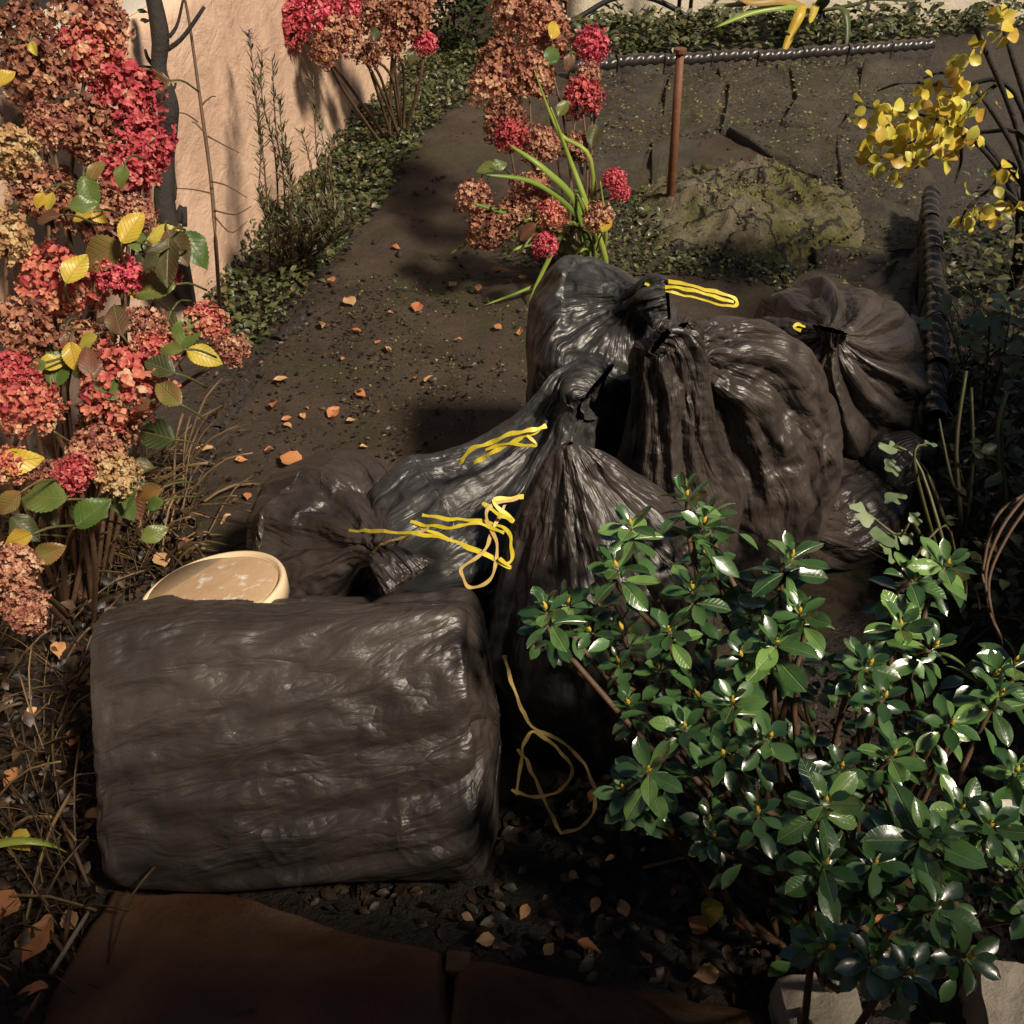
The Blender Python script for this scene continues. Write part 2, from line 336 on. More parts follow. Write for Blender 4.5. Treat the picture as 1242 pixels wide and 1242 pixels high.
# ------------------------------------------------------------------ ground, path, paving
xs = np.concatenate([[-40, -18, -8, -4.5], np.arange(-3, 3.6, .06), [5, 9, 18, 40]])
ys = np.concatenate([[-30, -12, -4, -2], np.arange(-1, 7.6, .06), [9, 14, 30, 90]])
mb = MB(); V = [(x, y, gz(x, y)) for y in ys for x in xs]; nx = len(xs)
mb.add(V, [(j * nx + i, j * nx + i + 1, (j + 1) * nx + i + 1, (j + 1) * nx + i) for j in range(len(ys) - 1) for i in range(nx - 1)])
tag(mb.build('ground', M['soil']), kind='structure')
pathpoly = [G(*p)[:2] for p in [(225, 640), (270, 520), (330, 440), (395, 335), (460, 250), (560, 120), (690, 85), (1120, 70), (1125, 220), (1128, 480), (1090, 700), (560, 1060), (140, 1040)]]
mb = MB(); px_ = np.arange(-1.3, 2.4, .03); py_ = np.arange(.7, 5.6, .03); idx = {}; V = []; F = []
D = {}
for j, y in enumerate(py_):
    for i, x in enumerate(px_):
        d = polydist(x, y, pathpoly) + .05 * mnoise.noise(Vector((x * 5, y * 5, 1)))
        if d > -.08:
            idx[i, j] = len(V); h = max(0, min(1, (d + .05) / .1))
            V.append((x, y, gz(x, y) - .012 + .026 * h + .011 * mnoise.noise(Vector((x * 9, y * 9, 4))) + .006 * mnoise.noise(Vector((x * 21, y * 21, 4))) + .012 * mnoise.noise(Vector((x * 2.5, y * 2.5, 7)))))
for (i, j) in idx:
    if (i + 1, j) in idx and (i, j + 1) in idx and (i + 1, j + 1) in idx:
        F.append((idx[i, j], idx[i + 1, j], idx[i + 1, j + 1], idx[i, j + 1]))
mb.add(V, F); tag(mb.build('path', M['path']), kind='structure')

def slab(pxs, z, th, seed, bev=.012, sub=3, parent=None, name='paving_stone', mat=None, tilt=(0, 0), rough=.03):
    P2 = [G(*p, z)[:2] for p in pxs]; c = np.mean(P2, axis=0); pts = []
    for i in range(len(P2)):
        a, b = np.array(P2[i]), np.array(P2[(i + 1) % len(P2)])
        for k in range(sub):
            q = a + (b - a) * k / sub; q = q + (c - q) * .02 * mnoise.noise(Vector((q[0] * 9, q[1] * 9, seed))) * 4
            pts.append(q)
    n = len(pts); V = []; mbs = MB()
    rings = [(1.0, -th), (1.0, -bev), (.965, 0), (.95, 0), (.85, .0), (.7, .0), (.5, .0), (.3, .0), (.1, .0)]
    for s, dz in rings:
        for q in pts:
            p = c + (q - c) * s
            V.append((p[0], p[1], z + dz + tilt[0] * (p[0] - c[0]) + tilt[1] * (p[1] - c[1]) + (rough * (mnoise.noise(Vector((p[0] * 7, p[1] * 7, seed))) + .5 * mnoise.noise(Vector((p[0] * 23, p[1] * 23, seed)))) if dz > -th else 0)))
    F = [(r * n + i, r * n + (i + 1) % n, (r + 1) * n + (i + 1) % n, (r + 1) * n + i) for r in range(len(rings) - 1) for i in range(n)]
    F.append(tuple((len(rings) - 1) * n + i for i in range(n)))
    mbs.add(V, F); return mbs.build(name, mat or M['stone'], parent)
paving = tag(bpy.data.objects.new('paving', None), kind='structure'); COL.objects.link(paving); paving.location = (1, 4, 0)
for k, (pg, z, tl) in enumerate([
    ([(726, 93), (790, 88), (806, 94), (796, 138), (770, 152), (722, 150)], .036, (.0, .01)), ([(812, 88), (862, 84), (880, 102), (868, 150), (838, 164), (802, 158), (806, 120)], .030, (.02, -.01)),
    ([(868, 84), (952, 82), (962, 120), (940, 146), (876, 156), (886, 104)], .036, (.01, 0)), ([(958, 82), (1040, 78), (1034, 126), (1008, 160), (946, 150), (968, 120)], .032, (-.01, .01)), ([(1046, 78), (1114, 74), (1112, 140), (1060, 152), (1018, 152), (1040, 128)], .034, (0, .01)),
    ([(712, 157), (766, 157), (788, 162), (778, 205), (705, 214)], .034, (0, 0)), ([(884, 160), (940, 153), (1000, 164), (1010, 214), (960, 194)], .035, (0, .02)),
    ([(1014, 158), (1060, 157), (1112, 146), (1120, 236), (1070, 232), (1022, 224)], .038, (.01, .01)), ([(1003, 243), (1060, 240), (1120, 246), (1117, 296), (1050, 306), (992, 316), (985, 292)], .042, (-.02, .02)),
    ([(985, 326), (1050, 312), (1114, 303), (1118, 392), (1000, 398), (930, 362)], .038, (0, .01)), ([(790, 168), (838, 168), (850, 170), (832, 200), (790, 230)], .032, (0, 0))]):
    slab(pg, z, .09, k * 3.1, parent=paving, tilt=tl)
step = tag(bpy.data.objects.new('garden_step', None), kind='structure'); COL.objects.link(step); step.location = (-.3, .7, 0)
slab([(60, 1200), (135, 1075), (285, 1082), (420, 1118), (545, 1152), (560, 1400), (0, 1500)], .045, .1, 40, parent=step, mat=M['step'], sub=5)
slab([(546, 1154), (640, 1174), (760, 1200), (930, 1226), (960, 1420), (561, 1400)], .038, .1, 44, parent=step, mat=M['step'], sub=5)
tag(slab([(542, 1150), (572, 1151), (568, 1172), (540, 1176)], .052, .05, 47, parent=None, mat=M['step'], name='stone_chip', rough=.02), 'broken stone chip lying on the edge of the brown garden step', 'stone')
# mossy boulder
mb = MB(); c = G(905, 258, .03); ax, ay = .50, .46; nr, na = 30, 90; V = [(c[0], c[1], .12 + .06 * mnoise.noise(Vector((c[0] * 5, c[1] * 5, 2))) - .05 * abs(mnoise.noise(Vector((c[0] * 11, c[1] * 11, 6)))))]
for i in range(1, nr + 1):
    s = i / nr
    for j in range(na):
        a = j / na * 6.2832; k = 1 + .16 * mnoise.noise(Vector((math.cos(a) * 1.4, math.sin(a) * 1.4, 5)))
        x, y = c[0] + math.cos(a) * s * ax * k, c[1] + math.sin(a) * s * ay * k
        z = .12 * (1 - s ** 4) + .06 * mnoise.noise(Vector((x * 5, y * 5, 2))) - .05 * abs(mnoise.noise(Vector((x * 11, y * 11, 6)))) + .022 * mnoise.noise(Vector((x * 26, y * 26, 2))) - .03 * s
        V.append((x, y, z))
F = [(0, 1 + j, 1 + (j + 1) % na) for j in range(na)] + [(1 + i * na + j, 1 + (i + 1) * na + j, 1 + (i + 1) * na + (j + 1) % na, 1 + i * na + (j + 1) % na) for i in range(nr - 1) for j in range(na)]
mb.add(V, F); BV = list(V); tag(mb.build('boulder', M['moss']), 'low mossy boulder set among dark paving stones behind the rubbish bags', 'rock')

# ------------------------------------------------------------------ walls and fence
WX0, WS = -.93, .173
def wallx(y): return WX0 + WS * (y - 2.89)
def slabwall(name, p0, p1, th, h, mat, label, cap=None, seg=40, rough=.006, side=1):
    t = thing(name, (p0[0], p0[1], 0), label, 'wall'); p0 = np.array(p0); p1 = np.array(p1); d = p1 - p0; L = np.linalg.norm(d); d /= L; nrm = np.array([d[1], -d[0]])
    mbw = MB(); rows = 14; V = []
    prof = [(0, -.2)] + [(0, h * i / rows) for i in range(rows + 1)] + [(-th, h), (-th, -.2)]
    for i in range(seg + 1):
        b = p0 + d * L * i / seg
        for (o, z) in prof:
            q = b + nrm * (o + (rough * mnoise.noise(Vector((b[0] * 5, b[1] * 5, z * 5))) if o == 0 else 0)); V.append((q[0], q[1], z))
    k = len(prof); F = [(i * k + j, (i + 1) * k + j, (i + 1) * k + (j + 1) % k, i * k + (j + 1) % k) for i in range(seg) for j in range(k)]
    F += [tuple(range(k)), tuple(seg * k + j for j in range(k))[::-1]]
    mbw.add(V, F); mbw.build('wall_body', mat, t)
    if cap:
        mbw = MB(); a = p0 - nrm * th / 2; b = p1 - nrm * th / 2; mid = (a + b) / 2
        R = np.array([[d[0], nrm[0], 0], [d[1], nrm[1], 0], [0, 0, 1.]])
        mbw.box((mid[0], mid[1], h + .028), (L / 2 + .01, th / 2 + .02, .026), R=R); mbw.build('coping', cap, t, False)
    return t
slabwall('garden_wall', (wallx(7.2), 7.2), (wallx(.2), .2), -.16, .84, M['wall'], 'low peach rendered garden wall with pale coping beside the ground cover', M['coping'])
slabwall('garden_wall', (.30, 5.98), (4.2, 5.92), .2, 1.3, M['white'], 'white rendered wall closing off the far end of the garden')
slabwall('garden_wall', (1.62, 2.1), (1.62, -.55), .2, 1.36, M['wall'], 'unseen peach rendered wall added to shade the ground around the glossy shrub', M['coping'])  # out-of-view wall added as a blocker to keep the lower right dark
slabwall('added_shade_wall', (2.05, -.6), (-1.6, -.6), .4, 2.91, M['white'], 'unseen white rendered wall added to shade the garden step')  # added behind the camera to throw shadow over step and soil
# green shed panels past the low wall
sh = thing('fence_panel', (-3.1, 4.2, 0), 'dark green painted board fence beyond the low peach wall', 'fence')
for k in range(16):
    mb = MB(); mb.box((-2.7 + .02 * (k % 2), 1.0 + k * .31, .95), (.014, .15, .95)); mb.build('board', M['greenpaint'], sh, False)
fe = thing('wooden_fence', (0, 6.4, 0), 'dark wooden board fence behind the hydrangeas at the garden end', 'fence')
for k in range(11):
    mb = MB(); mb.box((-.72 + k * .105, 6.42 + .01 * (k % 2), .7), (.043, .012, .7 + .02 * random.random())); mb.build('board', M['wood'], fe, False)
mb = MB(); mb.box((-.2, 6.46, .9), (.62, .02, .035)); mb.build('rail', M['wood'], fe, False)
mb = MB(); mb.tube(spline([PY(650, 44, 5.75), PY(700, 22, 5.82), PY(745, -2, 5.86), PY(790, -2, 5.86), PY(835, 22, 5.82), PY(850, 44, 5.75)], 40), .014, 8)
tag(mb.build('cable', M['black']), 'black cable arching in front of the white far wall', 'cable')
for k, (a, b) in enumerate([(822, 12), (836, 9)]):
    mb = MB(); q = PY(a, 24, 5.78); mb.tube([(q[0], q[1], 0), (q[0], q[1], 1.2)], .011, 8)
    tag(mb.build('garden_cane', M['bark' if k == 0 else 'twig']), ['thin black cane upright in the bed before the white wall', 'thin brown cane upright in the bed before the white wall'][k], 'cane')
# rusty stake
st = thing('metal_stake', G(812, 265), 'rusty upright metal stake with flat cap among the paving stones', 'stake')
b = G(812, 265); tp = PY(825, 62, b[1] - .03)
mb = MB(); mb.tube([b - [0, 0, .1], b * .5 + tp * .5, tp], [.016, .015, .014], 8); mb.build('shaft', M['rust'], st)
mb = MB(); mb.tube([tp - [0, 0, .004], tp + [0, 0, .008]], .021, 10); mb.build('cap', M['rust'], st, False)

# ------------------------------------------------------------------ rope-top edging
def edge_tile(L=.225, h=.11):
    m = MB(); n, k = 16, 45; th = np.linspace(0, 6.2832, n, endpoint=False); V = []
    for i in range(k + 1):
        x = -L / 2 + L * i / k
        for a in th:
            r = .028 * (.80 + .30 * abs(math.sin(a * 1 + x * math.pi / .054)))
            V.append((x, r * math.cos(a), h + r * math.sin(a)))
    m.add(V, [(i * n + j, (i + 1) * n + j, (i + 1) * n + (j + 1) % n, i * n + (j + 1) % n) for i in range(k) for j in range(n)] + [tuple(range(n))[::-1], tuple(k * n + j for j in range(n))])
    m.box((0, 0, h / 2 - .05), (L / 2 - .002, .022, h / 2 + .035), 1); return m.mesh('edging_tile', [M['edging'], M['stone']])
TILE = edge_tile()
def edging(pxs, label, h=0, zoff=0.0):
    pts = np.array([G(*p, .1 + zoff) for p in pxs]); t = thing('rope_edging', (pts[0][0], pts[0][1], 0), label, 'edging', 'rope topped edging')
    cur = spline(pts, 400); s = np.concatenate([[0], np.cumsum(np.linalg.norm(np.diff(cur, axis=0), axis=1))]); q = .11
    while q < s[-1]:
        p = np.array([np.interp(q, s, cur[:, i]) for i in range(3)]); p2 = np.array([np.interp(min(q + .05, s[-1]), s, cur[:, i]) for i in range(3)]); p1 = np.array([np.interp(q - .05, s, cur[:, i]) for i in range(3)])
        d = p2 - p1; a = math.atan2(d[1], d[0]) + random.uniform(-.03, .03)
        o = link('edging_tile', TILE, t); o.matrix_parent_inverse = Matrix.Translation(t.location).inverted()
        o.matrix_basis = Matrix.Translation((p[0], p[1], zoff + random.uniform(-.008, .006))) @ Matrix.Rotation(a, 4, 'Z') @ Matrix.Rotation(random.uniform(-.04, .04), 4, 'X'); q += .229
edging([(690, 82), (780, 77), (900, 70), (1000, 64), (1120, 56)], 'dark rope topped clay edging between paving stones and far bed', zoff=-.03)
edging([(1136, 510), (1134, 400), (1131, 300), (1128, 235)], 'dark rope topped clay edging running beside the yellow leaved shrub', zoff=.03)
edging([(232, 600), (262, 540), (290, 490), (325, 440), (372, 385)], 'sunken rope topped clay edging along the hydrangea bed', zoff=-.122)

# ------------------------------------------------------------------ rubbish bags
def catm(A, t): 
    A = np.asarray(A, float); n = len(A) - 1; x = t * n; i = np.clip(x.astype(int), 0, n - 1); f = (x - i)[:, None]
    p0 = A[np.clip(i - 1, 0, n)]; p1 = A[i]; p2 = A[i + 1]; p3 = A[np.clip(i + 2, 0, n)]
    return .5 * (2 * p1 + (p2 - p0) * f + (2 * p0 - 5 * p1 + 4 * p2 - p3) * f ** 2 + (3 * p1 - p0 - 3 * p2 + p3) * f ** 3)
def bagbase(pts, nu, nv, K, amp, seed, lump, roll=0.0, twist=0.0):
    r = np.random.default_rng(seed); A = catm(pts, np.linspace(0, 1, nu))
    C = A[:, :3]; a = np.maximum(A[:, 3], .003); b = np.maximum(A[:, 4], .003); bx = np.clip(A[:, 5], 1.8, 5.5); fa = np.clip(A[:, 6], 0, 1) * amp
    T = np.gradient(C, axis=0); T /= np.linalg.norm(T, axis=1)[:, None] + 1e-9
    m = T[nu // 4:nu * 2 // 3].mean(0); up = np.array([0, 0, 1.]) if abs(m[2]) < .8 else np.array([0, 1., 0])
    S = np.cross(T, up); S /= np.linalg.norm(S, axis=1)[:, None] + 1e-9; N = np.cross(S, T); S, N = S * math.cos(roll) + N * math.sin(roll), N * math.cos(roll) - S * math.sin(roll)
    v = np.linspace(0, 2 * np.pi, nv, endpoint=False); V, U = np.meshgrid(v, np.linspace(0, 1, nu)); V = V + twist * U; f = np.zeros_like(V)
    for n_, k in enumerate(K):                                      # uneven pleats that come and go along the bag
        an = np.sort((np.arange(k) + r.uniform(-.42, .42, k)) / k * 2 * np.pi); H = r.uniform(-1, 1, (6, k)) * np.where(np.arange(k) % 2, 1, -1)[None] * .5 + r.uniform(-.8, .8, (6, k)); H[:, ::2] = np.abs(H[:, ::2]); H[:, 1::2] = -np.abs(H[:, 1::2])
        aw = np.concatenate([an - 2 * np.pi, an, an + 2 * np.pi]); tw = r.uniform(-.5, .5)
        uu_ = np.linspace(0, 1, nu) * 5; i0 = np.clip(uu_.astype(int), 0, 4); w_ = uu_ - i0; w_ = (w_ * w_ * (3 - 2 * w_))[:, None]; Hu = H[i0] * (1 - w_) + H[i0 + 1] * w_
        for q in range(nu): f[q] += np.interp((v + tw * .5 * q / nu) % (2 * np.pi), aw, np.tile(Hu[q], 3)) * .75 ** n_
    R = 1 + fa[:, None] * f; e = 2 / bx[:, None]
    for q in range(6):                                              # soft lumps of what is inside
        k = r.integers(1, 5); R += lump / 3 * np.sin(k * V + r.uniform(0, 6)) * np.sin(r.uniform(3, 9) * U + r.uniform(0, 6)) * np.sin(np.pi * U) 
    th = np.linspace(0, 2 * np.pi, 601); c = np.empty_like(V); s = np.empty_like(V)
    for q in range(nu):                                             # even spacing along the girth
        cx = np.sign(np.cos(th)) * np.abs(np.cos(th)) ** e[q, 0]; sx = np.sign(np.sin(th)) * np.abs(np.sin(th)) ** e[q, 0]
        L_ = np.concatenate([[0], np.cumsum(np.hypot(np.diff(cx) * a[q], np.diff(sx) * b[q]))]); w_ = ((V[q] / (2 * np.pi)) % 1) * L_[-1]
        c[q] = np.interp(w_, L_, cx); s[q] = np.interp(w_, L_, sx)
    X = C[:, None] + (a[:, None] * R * c)[..., None] * S[:, None] + (b[:, None] * R * s)[..., None] * N[:, None]
    X[..., 2] = np.where(X[..., 2] < .03, .03 + (X[..., 2] - .03) * .25, X[..., 2]); return X
def wrinkle(base, nu, nv, ex_u, ex_v, iters, seed, hmax, bend=.05, levels=3, fr=.03, grav=1e-5):
    """film longer than the body under it: relax it until it buckles into folds"""
    r = np.random.default_rng(seed); X = None
    for lv in range(levels):
        s = 2 ** (levels - 1 - lv); B = base(nu // s, nv // s); a, nb = B.shape[:2]
        n = np.cross(np.roll(B, -1, 1) - np.roll(B, 1, 1), np.gradient(B, axis=0)); N = n / np.maximum(np.linalg.norm(n, axis=2, keepdims=True), 1e-9)
        if ((B - B.reshape(-1, 3).mean(0)) * N).sum() < 0: N = -N
        if X is None: X = B + N * r.normal(0, hmax * .3, (a, nb, 1))
        else:
            D = X - Bp; u = np.linspace(0, D.shape[0] - 1, a); i = np.clip(u.astype(int), 0, D.shape[0] - 2); f = (u - i)[:, None, None]; D = D[i] * (1 - f) + D[i + 1] * f
            v = np.arange(nb) * D.shape[1] / nb; j = v.astype(int); g = (v - j)[None, :, None]; D = D[:, j] * (1 - g) + D[:, (j + 1) % D.shape[1]] * g
            X = B + D + N * r.normal(0, hmax * .05, (a, nb, 1))
        Bp = B; w = np.linspace(0, 1, a); ev = np.interp(w, np.linspace(0, 1, len(ex_v)), ex_v)[:, None, None]
        # loose and tight patches
        vv = np.linspace(0, 2 * np.pi, nb, endpoint=False)[None, :]; ph = r.uniform(0, 6, 4)
        pt = 1 + .6 * np.sin(2 * vv + ph[0] + 4 * w[:, None]) * np.sin(3 * vv + ph[1] - 6 * w[:, None]); fd = np.clip((w - .05) / .06, 0, 1)[:, None, None]; ev = ev * pt[..., None] * fd; eu = ex_u * pt[1:, :, None] * fd[1:]
        nrm = lambda q: np.linalg.norm(q, axis=2, keepdims=True)
        Lu = nrm(B[1:] - B[:-1]) * (1 + eu); R = np.roll(B, -1, 1); Lv = nrm(R - B) * (1 + ev); ed = 1 + .5 * (eu + .5 * (ev[1:] + ev[:-1])); Ld = nrm(R[1:] - B[:-1]) * ed; Le = nrm(R[:-1] - B[1:]) * ed
        for it in range(iters):
            Dp = np.zeros_like(X)
            d = X[1:] - X[:-1]; l = nrm(d) + 1e-9; q = d * (.5 * (l - Lu) / l); Dp[:-1] += q; Dp[1:] -= q
            Xr = np.roll(X, -1, 1); d = Xr - X; l = nrm(d) + 1e-9; q = d * (.5 * (l - Lv) / l); Dp += q; Dp -= np.roll(q, 1, 1)
            d = Xr[1:] - X[:-1]; l = nrm(d) + 1e-9; q = d * (.3 * (l - Ld) / l); Dp[:-1] += q; t = np.zeros_like(X); t[1:] = q; Dp -= np.roll(t, 1, 1)
            d = Xr[:-1] - X[1:]; l = nrm(d) + 1e-9; q = d * (.3 * (l - Le) / l); Dp[1:] += q; t = np.zeros_like(X); t[:-1] = q; Dp -= np.roll(t, 1, 1)
            X = X + Dp * .38
            if it % 3 == 0:
                M2 = np.zeros_like(X); M2[1:-1] = .25 * (X[2:] + X[:-2]); M2[0] = X[0] * .5; M2[-1] = X[-1] * .5
                X = X + bend * .5 * (.25 * (np.roll(X, 1, 1) + np.roll(X, -1, 1)) + M2 - X)
            X[..., 2] -= grav; h = ((X - B) * N).sum(2, keepdims=True)
            Hf = np.fft.rfft(h[..., 0], axis=1); Hf[:, 4:] = 0; X = X + N * (np.clip(h - np.fft.irfft(Hf, nb, axis=1)[..., None], -hmax * (.15 + fd), hmax * (.15 + fd)) - h)
            if it % 4 == 0: E = X - B; E = E - N * (E * N).sum(2, keepdims=True); X = X - E * fr
            X[0] = B[0]; X[-2:] = B[-2:]; X[..., 2] = np.maximum(X[..., 2], .012)
    k = max(2, nu // 60); X[:k] = X[k].mean(0) + (X[k] - X[k].mean(0))[None] * (np.arange(k) / k)[:, None, None]
    return X
def bag(pts, label, K, amp, seed, exv, exu=.03, hmax=.03, lump=.05, nu=192, nv=176, mat='bag', loc=None, iters=150, bend=.035, parent=None, name='film', roll=0.0, twist=.6):
    base = lambda a, b: bagbase(pts, a, b, K, amp, seed, lump, roll, twist)
    X = wrinkle(base, nu, nv, exu, exv, iters, seed, hmax, bend); B = base(nu, nv)
    t = parent or thing('rubbish_bag', (float(np.mean([p[0] for p in pts[1:4]])), float(np.mean([p[1] for p in pts[1:4]])), 0), label, 'rubbish bag', 'black rubbish bags in a heap')
    m = MB(); i, j = np.meshgrid(np.arange(nu - 1), np.arange(nv), indexing='ij'); j2 = (j + 1) % nv
    m.add(X.reshape(-1, 3), np.stack([i * nv + j, i * nv + j2, (i + 1) * nv + j2, (i + 1) * nv + j], -1).reshape(-1, 4)); me = m.mesh('film', M[mat])
    ul = me.uv_layers.new(name='UVMap'); s = np.concatenate([[0], np.cumsum(np.linalg.norm(np.diff(B.mean(1), axis=0), axis=1))]); 
    li = np.empty(len(me.loops), np.int32); me.loops.foreach_get('vertex_index', li); uu = s[li // nv] * 2.2; cc = (li % nv) / nv
    # wrap the seam of the last column
    fl = li.reshape(-1, 4) % nv; vfix = np.where((fl.max(1, keepdims=True) - fl.min(1, keepdims=True) > nv // 2) & (fl == 0), 1.0, 0.0).reshape(-1)
    ul.data.foreach_set('uv', np.stack([uu, (cc + vfix) * 1.2], 1).reshape(-1)); 
    link(name, me, t); return t
def string(t, pxs, w=.0045, mat='tie', n=60, up=(0, -.75, .66), name='drawstring', wob=.0):
    pts = np.array([P(*p) for p in pxs]); c = spline(pts, n); m = MB(); u = np.array([np.array(up) + .22 * np.array([math.sin(i * .31), math.cos(i * .23), 0]) for i in range(n)])
    c = c + np.array([[n3(p, 40, 1), n3(p, 40, 5), n3(p, 40, 9)] for p in c]) * .0035; m.ribbon(c, w * .62, u, wt=1 + .25 * np.sin(np.arange(n) * .9 + len(pxs))); m.build(name, M[mat], t, False)

b1 = bag([(-.640, 1.068, .176, 0, 0, 3, 0), (-.639, 1.068, .176, .10, .17, 4.5, 0), (-.632, 1.068, .176, .140, .210, 5.5, .0), (-.60, 1.068, .177, .148, .218, 5.5, .06), (-.50, 1.067, .177, .152, .220, 5.5, .14), (-.38, 1.067, .176, .152, .218, 5.4, .26), (-.25, 1.067, .176, .152, .218, 5.2, .42), (-.13, 1.068, .178, .150, .218, 4.8, .6), (-.064, 1.07, .181, .144, .210, 4.2, .75), (-.04, 1.07, .183, .12, .17, 3.2, .5), (-.028, 1.07, .184, .06, .08, 2.2, .6), (-.018, 1.07, .185, .02, .02, 2, .8)],
    'large pillow shaped black rubbish bag lying in front of the heap beside the bucket', (13, 31), .14, 5, [.02, .025, .03, .04, .05, .05, .05], .012, .008, .02, 224, 208, 'bag', roll=math.radians(37), twist=1.1, bend=.008, iters=70)
string(b1, [(612, 795, 1.62), (622, 830, 1.64), (645, 880, 1.68), (690, 905, 1.70), (718, 945, 1.71), (722, 978, 1.72), (705, 1003, 1.73), (680, 1010, 1.735)], .0042, 'tie_old')
string(b1, [(680, 1010, 1.73), (660, 970, 1.71), (640, 925, 1.68), (628, 908, 1.66)], .0045, 'tie_old', 30)
string(b1, [(628, 965, 1.69), (632, 920, 1.67), (644, 888, 1.665), (678, 910, 1.685), (693, 935, 1.69), (680, 958, 1.70), (645, 966, 1.70), (622, 957, 1.68)], .0042, 'tie_old')
b2 = bag([(-.485, 1.56, .18, 0, 0, 2.2, 0), (-.48, 1.56, .18, .07, .07, 2.2, 0), (-.44, 1.55, .19, .135, .14, 2.3, .05), (-.35, 1.50, .20, .18, .18, 2.3, .15), (-.28, 1.40, .25, .15, .14, 2.1, .5), (-.24, 1.32, .34, .06, .055, 2, 1), (-.225, 1.28, .385, .02, .02, 2, 1), (-.20, 1.25, .40, .03, .022, 2, 1), (-.165, 1.215, .39, .05, .007, 2, .6)],
    'black rubbish bag with tied neck and yellow string behind the pillow shaped bag', (9, 19), .36, 8, [.03, .05, .09, .14, .2, .2], .018, .022, .05)
string(b2, [(423, 643, 1.70), (470, 644, 1.63), (525, 650, 1.60), (580, 668, 1.59), (612, 682, 1.585), (621, 672, 1.585), (616, 645, 1.585), (590, 634, 1.59), (545, 628, 1.60), (512, 624, 1.615)], .0042)
string(b2, [(498, 632, 1.62), (530, 648, 1.60), (565, 664, 1.59), (600, 679, 1.585), (619, 687, 1.58), (606, 676, 1.575)], .0042, n=40)
string(b2, [(498, 633, 1.615), (540, 640, 1.59), (580, 636, 1.58), (612, 646, 1.575)], .004, n=40)
string(b2, [(452, 675, 1.70), (462, 660, 1.66), (490, 650, 1.62), (520, 640, 1.60)], .003, 'tie_old', 30)
b3 = bag([(-.26, 1.42, .20, 0, 0, 2.2, 0), (-.255, 1.42, .20, .08, .08, 2.2, .0), (-.20, 1.44, .215, .15, .155, 2.3, .1), (-.09, 1.49, .24, .18, .175, 2.2, .25), (.00, 1.53, .31, .13, .135, 2.1, .6), (.06, 1.56, .40, .075, .07, 2, 1), (.095, 1.58, .47, .05, .042, 2, 1), (.115, 1.59, .505, .05, .035, 2, 1), (.14, 1.585, .53, .06, .03, 2, 1), (.16, 1.575, .54, .065, .006, 2, .6)],
    'grey sheened rubbish bag with curled over neck and flat yellow string', (7, 15), .42, 21, [.04, .07, .12, .16, .2, .2], .022, .026, .05, mat='bag_g')
string(b3, [(558, 562, 1.79), (572, 546, 1.765), (605, 533, 1.74), (640, 523, 1.72), (663, 517, 1.73)], .0055, n=40)
string(b3, [(575, 562, 1.775), (600, 548, 1.75), (630, 532, 1.735), (655, 520, 1.73)], .0055, n=30)
string(b3, [(590, 545, 1.755), (620, 538, 1.735), (650, 541, 1.725), (640, 528, 1.725)], .004, n=30)
b4 = bag([(.15, 1.27, .01, 0, 0, 2.3, 0), (.15, 1.27, .012, .12, .12, 2.4, 0), (.15, 1.27, .05, .19, .185, 2.4, .05), (.15, 1.27, .17, .205, .20, 2.3, .12), (.145, 1.275, .30, .175, .17, 2.1, .4), (.125, 1.29, .42, .125, .11, 2, .8), (.105, 1.30, .52, .075, .06, 2, 1), (.092, 1.305, .575, .035, .02, 2, 1), (.088, 1.31, .592, .008, .008, 2, .5)],
    'tent shaped black rubbish bag drawn up to a peak behind the glossy shrub', (4, 9), .5, 14, [.04, .06, .09, .12, .14, .12], .018, .03, .05)
string(b4, [(612, 612, 1.60), (598, 640, 1.585), (585, 670, 1.58), (560, 690, 1.585), (572, 712, 1.60), (595, 700, 1.59), (603, 660, 1.58), (590, 620, 1.58), (630, 604, 1.59)], .004, 'tie_old', 70)
string(b4, [(585, 610, 1.59), (608, 625, 1.575), (622, 632, 1.585), (600, 608, 1.58), (636, 604, 1.60)], .005, 'tie', 40)
b5 = bag([(.20, 1.88, .01, 0, 0, 3, 0), (.20, 1.88, .012, .12, .12, 4, 0), (.20, 1.88, .05, .16, .16, 4.5, 0), (.20, 1.88, .22, .162, .162, 5, .02), (.20, 1.88, .39, .160, .158, 5, .05), (.205, 1.875, .475, .155, .15, 4.6, .12), (.22, 1.86, .515, .12, .11, 3, .45), (.235, 1.84, .545, .045, .05, 2, .9), (.25, 1.82, .565, .028, .028, 2, 1), (.275, 1.79, .585, .045, .03, 2, 1), (.30, 1.77, .59, .055, .006, 2, .6)],
    'square sided rubbish bag with yellow string loop on its tied top', (8, 15), .34, 33, [.02, .02, .03, .06, .14, .2, .2], .03, .024, .03, mat='bag_g')
string(b5, [(770, 352, 2.0), (786, 338, 1.97), (830, 345, 1.95), (880, 357, 1.94), (893, 364, 1.94), (888, 371, 1.94), (850, 363, 1.95), (800, 349, 1.96), (782, 343, 1.97)], .005)
string(b5, [(790, 355, 1.97), (800, 347, 1.955), (840, 353, 1.945), (889, 366, 1.935)], .005, n=30)
